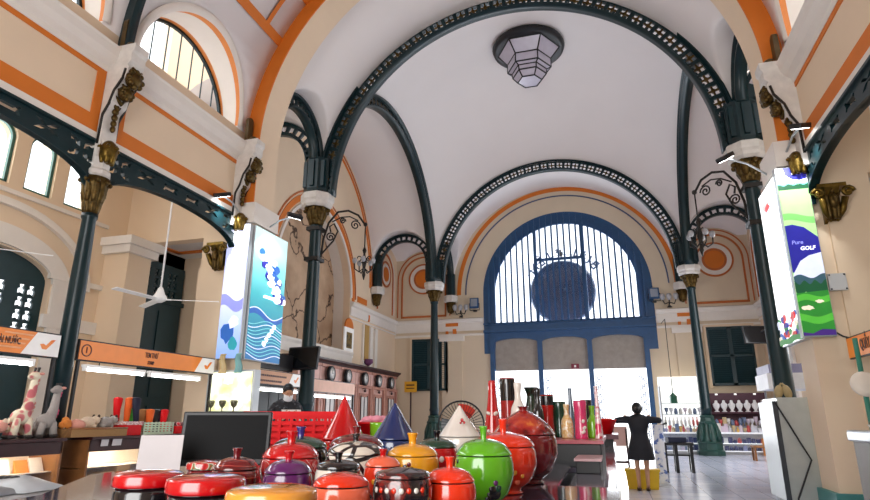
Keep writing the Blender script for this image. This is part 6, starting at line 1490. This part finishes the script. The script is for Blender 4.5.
def case(x0, x1, label):
    y0_, y1_ = 25.55, 26.2
    t = thing('jewellery_case', label, 'display case', ((x0+x1)/2, y0_, 0), 'glass cases by the window wall')
    w = MB(); w.bx(x0, x1, y0_, y1_, .0, .1, 0); w.bx(x0, x1, y1_-.03, y1_, .1, .78, 0); w.bx(x0, x1, y0_+.1, y1_, .38, .4, 1); build('body', w, [M_STEEL, M_LIT], t)
    w = MB(); w.bx(x0-.02, x1+.02, y0_-.02, y1_, .75, .8); w.bx(x0-.02, x1+.02, y0_-.02, y0_+.02, .1, .14); build('rail', w, mat('case_rail', '#e8ebf0', .3, emit=.25), t)
    w = MB(); w.bx(x0, x1, y0_, y0_+.01, .14, .75); build('glass', w, M_GLASS, t)
    rr2 = random.Random(int(x0*10))
    for k in range(int((x1-x0)/.16)):
        for z in (.1, .4):
            souvenir(rr2.choice((1, 2, 2)), x0+.1+.16*k, 25.85, z, rr2.uniform(.14, .24), mat('boxed_'+rr2.choice(('indigo', 'violet', 'blue')), {'i': '#2c3564', 'v': '#5a4a86', 'b': '#4a6aa8'}['i' if rr2.random() < .4 else 'v'], .4) if rr2.random() < .65 else rr2.choice(SM), 'small boxed trinket inside the '+label.split(',')[0], 'trinkets in the '+label.split(',')[0])
    for k in range(int((x1-x0)/.13)):
        souvenir(rr2.choice((0, 1, 2, 3)), x0+.08+.13*k, 25.75+.25*rr2.random(), .8, rr2.uniform(.14, .34), rr2.choice(SM), 'small bright trinket on top of the '+label.split(',')[0], 'trinkets on the '+label.split(',')[0])
case(1.7, 3.5, 'glass case below the backlit shelf, bright rails front and top'); case(3.75, 5.75, 'glass case below the necklace busts, bright rails front and top')
t = thing('necklace_display', 'dark maroon wall display carrying the row of white necklace busts', 'display', (4.7, 26.6, 0))
w = MB(); w.bx(3.7, 5.8, 26.7, 26.8, 1.2, 2.3, 0); w.bx(3.7, 5.8, 26.3, 26.7, 1.5, 1.56, 0); w.bx(3.75, 5.75, 26.35, 26.7, .0, .8, 0); build('board', w, mat('display_maroon', '#4a1c30', .5), t)
w = MB()
for x in (4.0, 4.7, 5.4): w.lathe([(.05, 0), (.05, .06)], (x, 26.66, 2.22), 10)
build('lamp', w, M_LIT, t)
nth = ['first', 'second', 'third', 'fourth', 'fifth', 'sixth', 'seventh']
for k in range(7):
    x = 3.92+.28*k; w = MB(); w.lathe([(.09, 0), (.1, .02), (.04, .06), (.12, .2), (.132, .3), (.06, .36), (.05, .44), (.001, .46)], (x, 26.45, 1.56), 14, sy=.5); one('necklace_bust', w, mat('bust_white', '#f0eff0', .5), 'white necklace bust on the maroon display, %s from the bell-based column' % nth[k], 'bust', 'necklace busts')
rr = random.Random(21)
for k in range(12): souvenir(rr.choice((1, 2, 3)), 3.85+.165*k, 26.35, 1.0, .3, SM[rr.randrange(8)], 'colourful trinket between the necklace busts and the glass case', 'trinkets below the busts') if 0 else None
t = thing('trinket_shelf', 'stepped shelf of colourful bags below the necklace busts', 'shelf', (4.75, 26.3, 0)); w = MB(); w.bx(3.75, 5.75, 26.22, 26.34, 0, 1.0); w.bx(3.75, 5.75, 26.2, 26.36, 1.0, 1.03); build('board', w, M_STEEL, t)
for k in range(14): souvenir(rr.choice((1, 2, 3)), 3.84+.14*k, 26.28, 1.03, rr.uniform(.2, .36), SM[rr.randrange(8)], 'colourful gift bag on the stepped shelf below the busts', 'gift bags on the stepped shelf')
for (x, w_, c, nm) in ((5.2, .1, '#d98a3a', 'orange'), ):
    w = MB(); w.bx(x-.06, x+.06, 25.2, 25.32, 0, .6); one('display_post', w, mat('post_orange', c, .5), 'short orange post in front of the glass case below the busts', 'post')
t = thing('wood_stool', 'low brown wooden stool near the steel cabinet', 'stool', (5.0, 22.0, 0))
w = MB(); w.bx(4.2, 4.75, 22.0, 22.5, .4, .46); build('seat', w, M_WOODW, t, bevel=.01)
for xx in (4.25, 4.7):
    for yy in (22.05, 22.45): w = MB(); w.bx(xx-.03, xx+.03, yy-.03, yy+.03, 0, .4); build('leg', w, M_WOODW, t)
t = thing('hanging_lamp', 'small green lamp hanging on a long cord before the backlit shelf', 'pendant lamp', (2.3, 26.0, 1.9))
w = MB(); w.tube([(2.3, 26.0, 2.3), (2.3, 26.0, 5.3), (2.3, YW-.05, 5.4)], .015, 6); build('cord', w, M_BLACK, t); w = MB(); w.lathe([(.15, 0), (.15, .28), (.06, .36), (.02, .42)], (2.3, 26.0, 1.9), 8, sm=False); build('shade', w, mat('lamp_green', '#1f5a44', .4), t)
# dark wooden bench
t = thing('bench', 'dark wooden bench with a lower shelf behind the person in the dress', 'bench', (1.5, 17.0, 0))
w = MB(); w.bx(1.1, 1.85, 16.8, 17.3, .66, .72); build('top', w, M_BLACK, t); w = MB(); w.bx(1.15, 1.8, 16.85, 17.25, .4, .44); build('shelf', w, M_BLACK, t)
for xx in (1.16, 1.42, 1.78):
    for yy in (16.85, 17.25): w = MB(); w.bx(xx-.04, xx+.04, yy-.04, yy+.04, 0, .66); build('leg', w, M_BLACK, t)
w = MB(); w.tube([(1.14, 17.28, .7), (1.14, 17.28, 1.15), (1.3, 17.28, 1.2)], .03, 8); build('armrest', w, M_BLACK, t)
w = MB(); w.box((1.45, 17.0, .79), (.45, .3, .13), rz=.2); one('parcel', w, mat('parcel_navy', '#222a44', .5), 'dark blue parcel lying on the wooden bench', 'parcel', bevel=.01)

# ------------------------------------------------------------------ steel cabinet and stall by the golf pier
t = thing('steel_cabinet', 'pale steel cabinet against the golf pier', 'cabinet', (2.55, 11.5, 0))
w = MB(); w.bx(2.61, 3.2, 11.3, 12.3, .05, 1.66); build('body', w, mat('steel_pale', '#b4b9b6', .35, .3, var=.06), t, bevel=.01)
w = MB(); w.bx(2.53, 2.61, 11.28, 12.3, .05, 1.6); build('door', w, mat('cabinet_dark_door', '#3b4046', .35), t, bevel=.006)
w = MB(); w.bx(2.6, 3.15, 11.35, 12.25, 0, .05); build('plinth', w, M_BLACK, t)
w = MB(); w.tube([(2.56, 11.26, 1.6), (2.72, 11.27, 1.25), (2.85, 11.27, .95), (2.97, 11.27, .68), (2.85, 11.27, .42), (2.7, 11.27, .1), (2.68, 11.25, .02)], .014, 8); one('power_cable', w, M_BLACK, 'black cable zigzagging down the steel cabinet front', 'cable')
for k, x in enumerate((2.68, 2.86)):
    w = MB(); w.sphere((0, 0, .1), (.07, .06, .12), 12, 8); w.tube([(0, 0, .18), (.02*(1-2*k), 0, .26)], [.03, .01], 8); w.xf(Matrix.Translation((x, 11.5, 1.66)) @ Matrix.Rotation(.25*(1-2*k), 4, 'Y')); one('carved_gourd', w, mat('gourd_tan', '#a8946a', .6, var=.2), ['olive-tan gourd on the steel cabinet, nearer the green column', 'olive-tan gourd on the steel cabinet, nearer the pier'][k], 'gourd', 'gourds on the cabinet')
t = thing('stall_canopy', 'white and lilac boxy stall fascia behind the golf pier', 'stall', (3.9, 15.2, 0))
w = MB(); w.bx(3.35, 4.9, 15.0, 16.2, 1.95, 2.3, 0); w.bx(3.4, 4.9, 15.0, 16.2, 2.3, 2.5, 1); build('fascia', w, [mat('stall_white', '#e8eaee', .5), mat('stall_lilac', '#8f8fb0', .5)], t)
w = MB(); w.bx(3.5, 4.9, 15.1, 16.1, .0, 1.0); w.bx(4.5, 4.9, 15.1, 16.1, 1.0, 1.95); build('counter', w, M_STEEL, t)
w = MB(); w.tube([(3.5, 15.2, 1.0), (3.5, 15.2, 1.95)], .025, 8); w.tube([(3.5, 16.1, 1.0), (3.5, 16.1, 1.95)], .025, 8); build('post', w, M_STEEL, t)
for k in range(4): w = MB(); w.lathe([(.04, 0), (.05, .1), (.02, .16), (.025, .22)], (3.6+.14*k, 15.4, 1.0), 10); one('drink_bottle', w, SM[(6, 2, 7, 1)[k]], 'bottle on the stall counter under the lilac fascia', 'bottle', 'bottles on the stall counter')
# counter at the picture edge
t = thing('steel_counter', 'steel-topped counter under the QU sign', 'counter', (3.1, 7.6, 0))
w = MB(); w.bx(2.5, 3.2, 5.4, 8.0, 1.08, 1.2); build('top', w, M_STEEL, t, bevel=.02); w = MB(); w.bx(2.54, 3.15, 5.5, 7.95, 0, 1.08); build('body', w, mat('counter_taupe', '#6f655c', .5), t)
t = thing('fruit_bowl', 'small red-brown bowl of snacks on the steel-topped counter', 'bowl', (2.72, 7.7, 1.2)); w = MB(); w.lathe([(.05, 0), (.1, .06), (.09, .06)], (2.72, 7.7, 1.2), 14); build('bowl', w, SM[0], t)
w = MB()
for k in range(6): w.sphere((2.72+.04*math.cos(k), 7.7+.04*math.sin(k), 1.27), .035, 8, 6)
build('snacks', w, mat('snack_red', '#8a3a24', .6), t)
t = thing('wall_fan', 'round cream fan on a green pole under the QU sign', 'fan', (3.0, 8.6, 0))
w = MB(); w.tube([(2.98, 8.62, 0), (2.98, 8.62, 2.3)], .03, 8); build('pole', w, mat('pole_green', '#2f7f6c', .4), t)
w = MB(); w.lathe([(.001, .05), (.1, .045), (.15, .02), (.155, 0), (.15, -.03), (.1, -.05), (.001, -.06)], (0,0,0), 24); w.xf(Matrix.Translation((2.96, 8.52, 1.73)) @ Matrix.Rotation(PI/2-.2, 4, 'X')); build('guard', w, mat('fan_cream', '#e9e0d2', .5), t)
t = thing('wall_plaque', 'small grey plaque with four bolts on the golf pier', 'plaque', (3.42, YN-.05, 3.2)); w = MB(); w.bx(3.3, 3.54, YN-.1, YN-.05, 3.2, 3.46); build('plate', w, mat('plaque_grey', '#c3c4c4', .4), t)
for dx in (3.32, 3.52):
    for dz in (3.22, 3.44): w = MB(); w.sphere((dx, YN-.105, dz), .014, 8, 6); build('bolt', w, M_BLACK, t)
w = MB(); w.tube([(3.2, YN-.08, 2.62), (3.35, YN-.1, 2.5), (3.6, YN-.1, 2.42), (3.3, 9.7, 2.36)], .014, 8); one('loose_cable', w, M_BLACK, 'black cable drooping from the golf banner to the QU sign', 'cable')
w = MB(); w.tube([(2.9, 10.1, 2.45), (2.5, 10.15, 2.4), (2.7, 10.15, 2.3)], .012, 6) if 0 else None
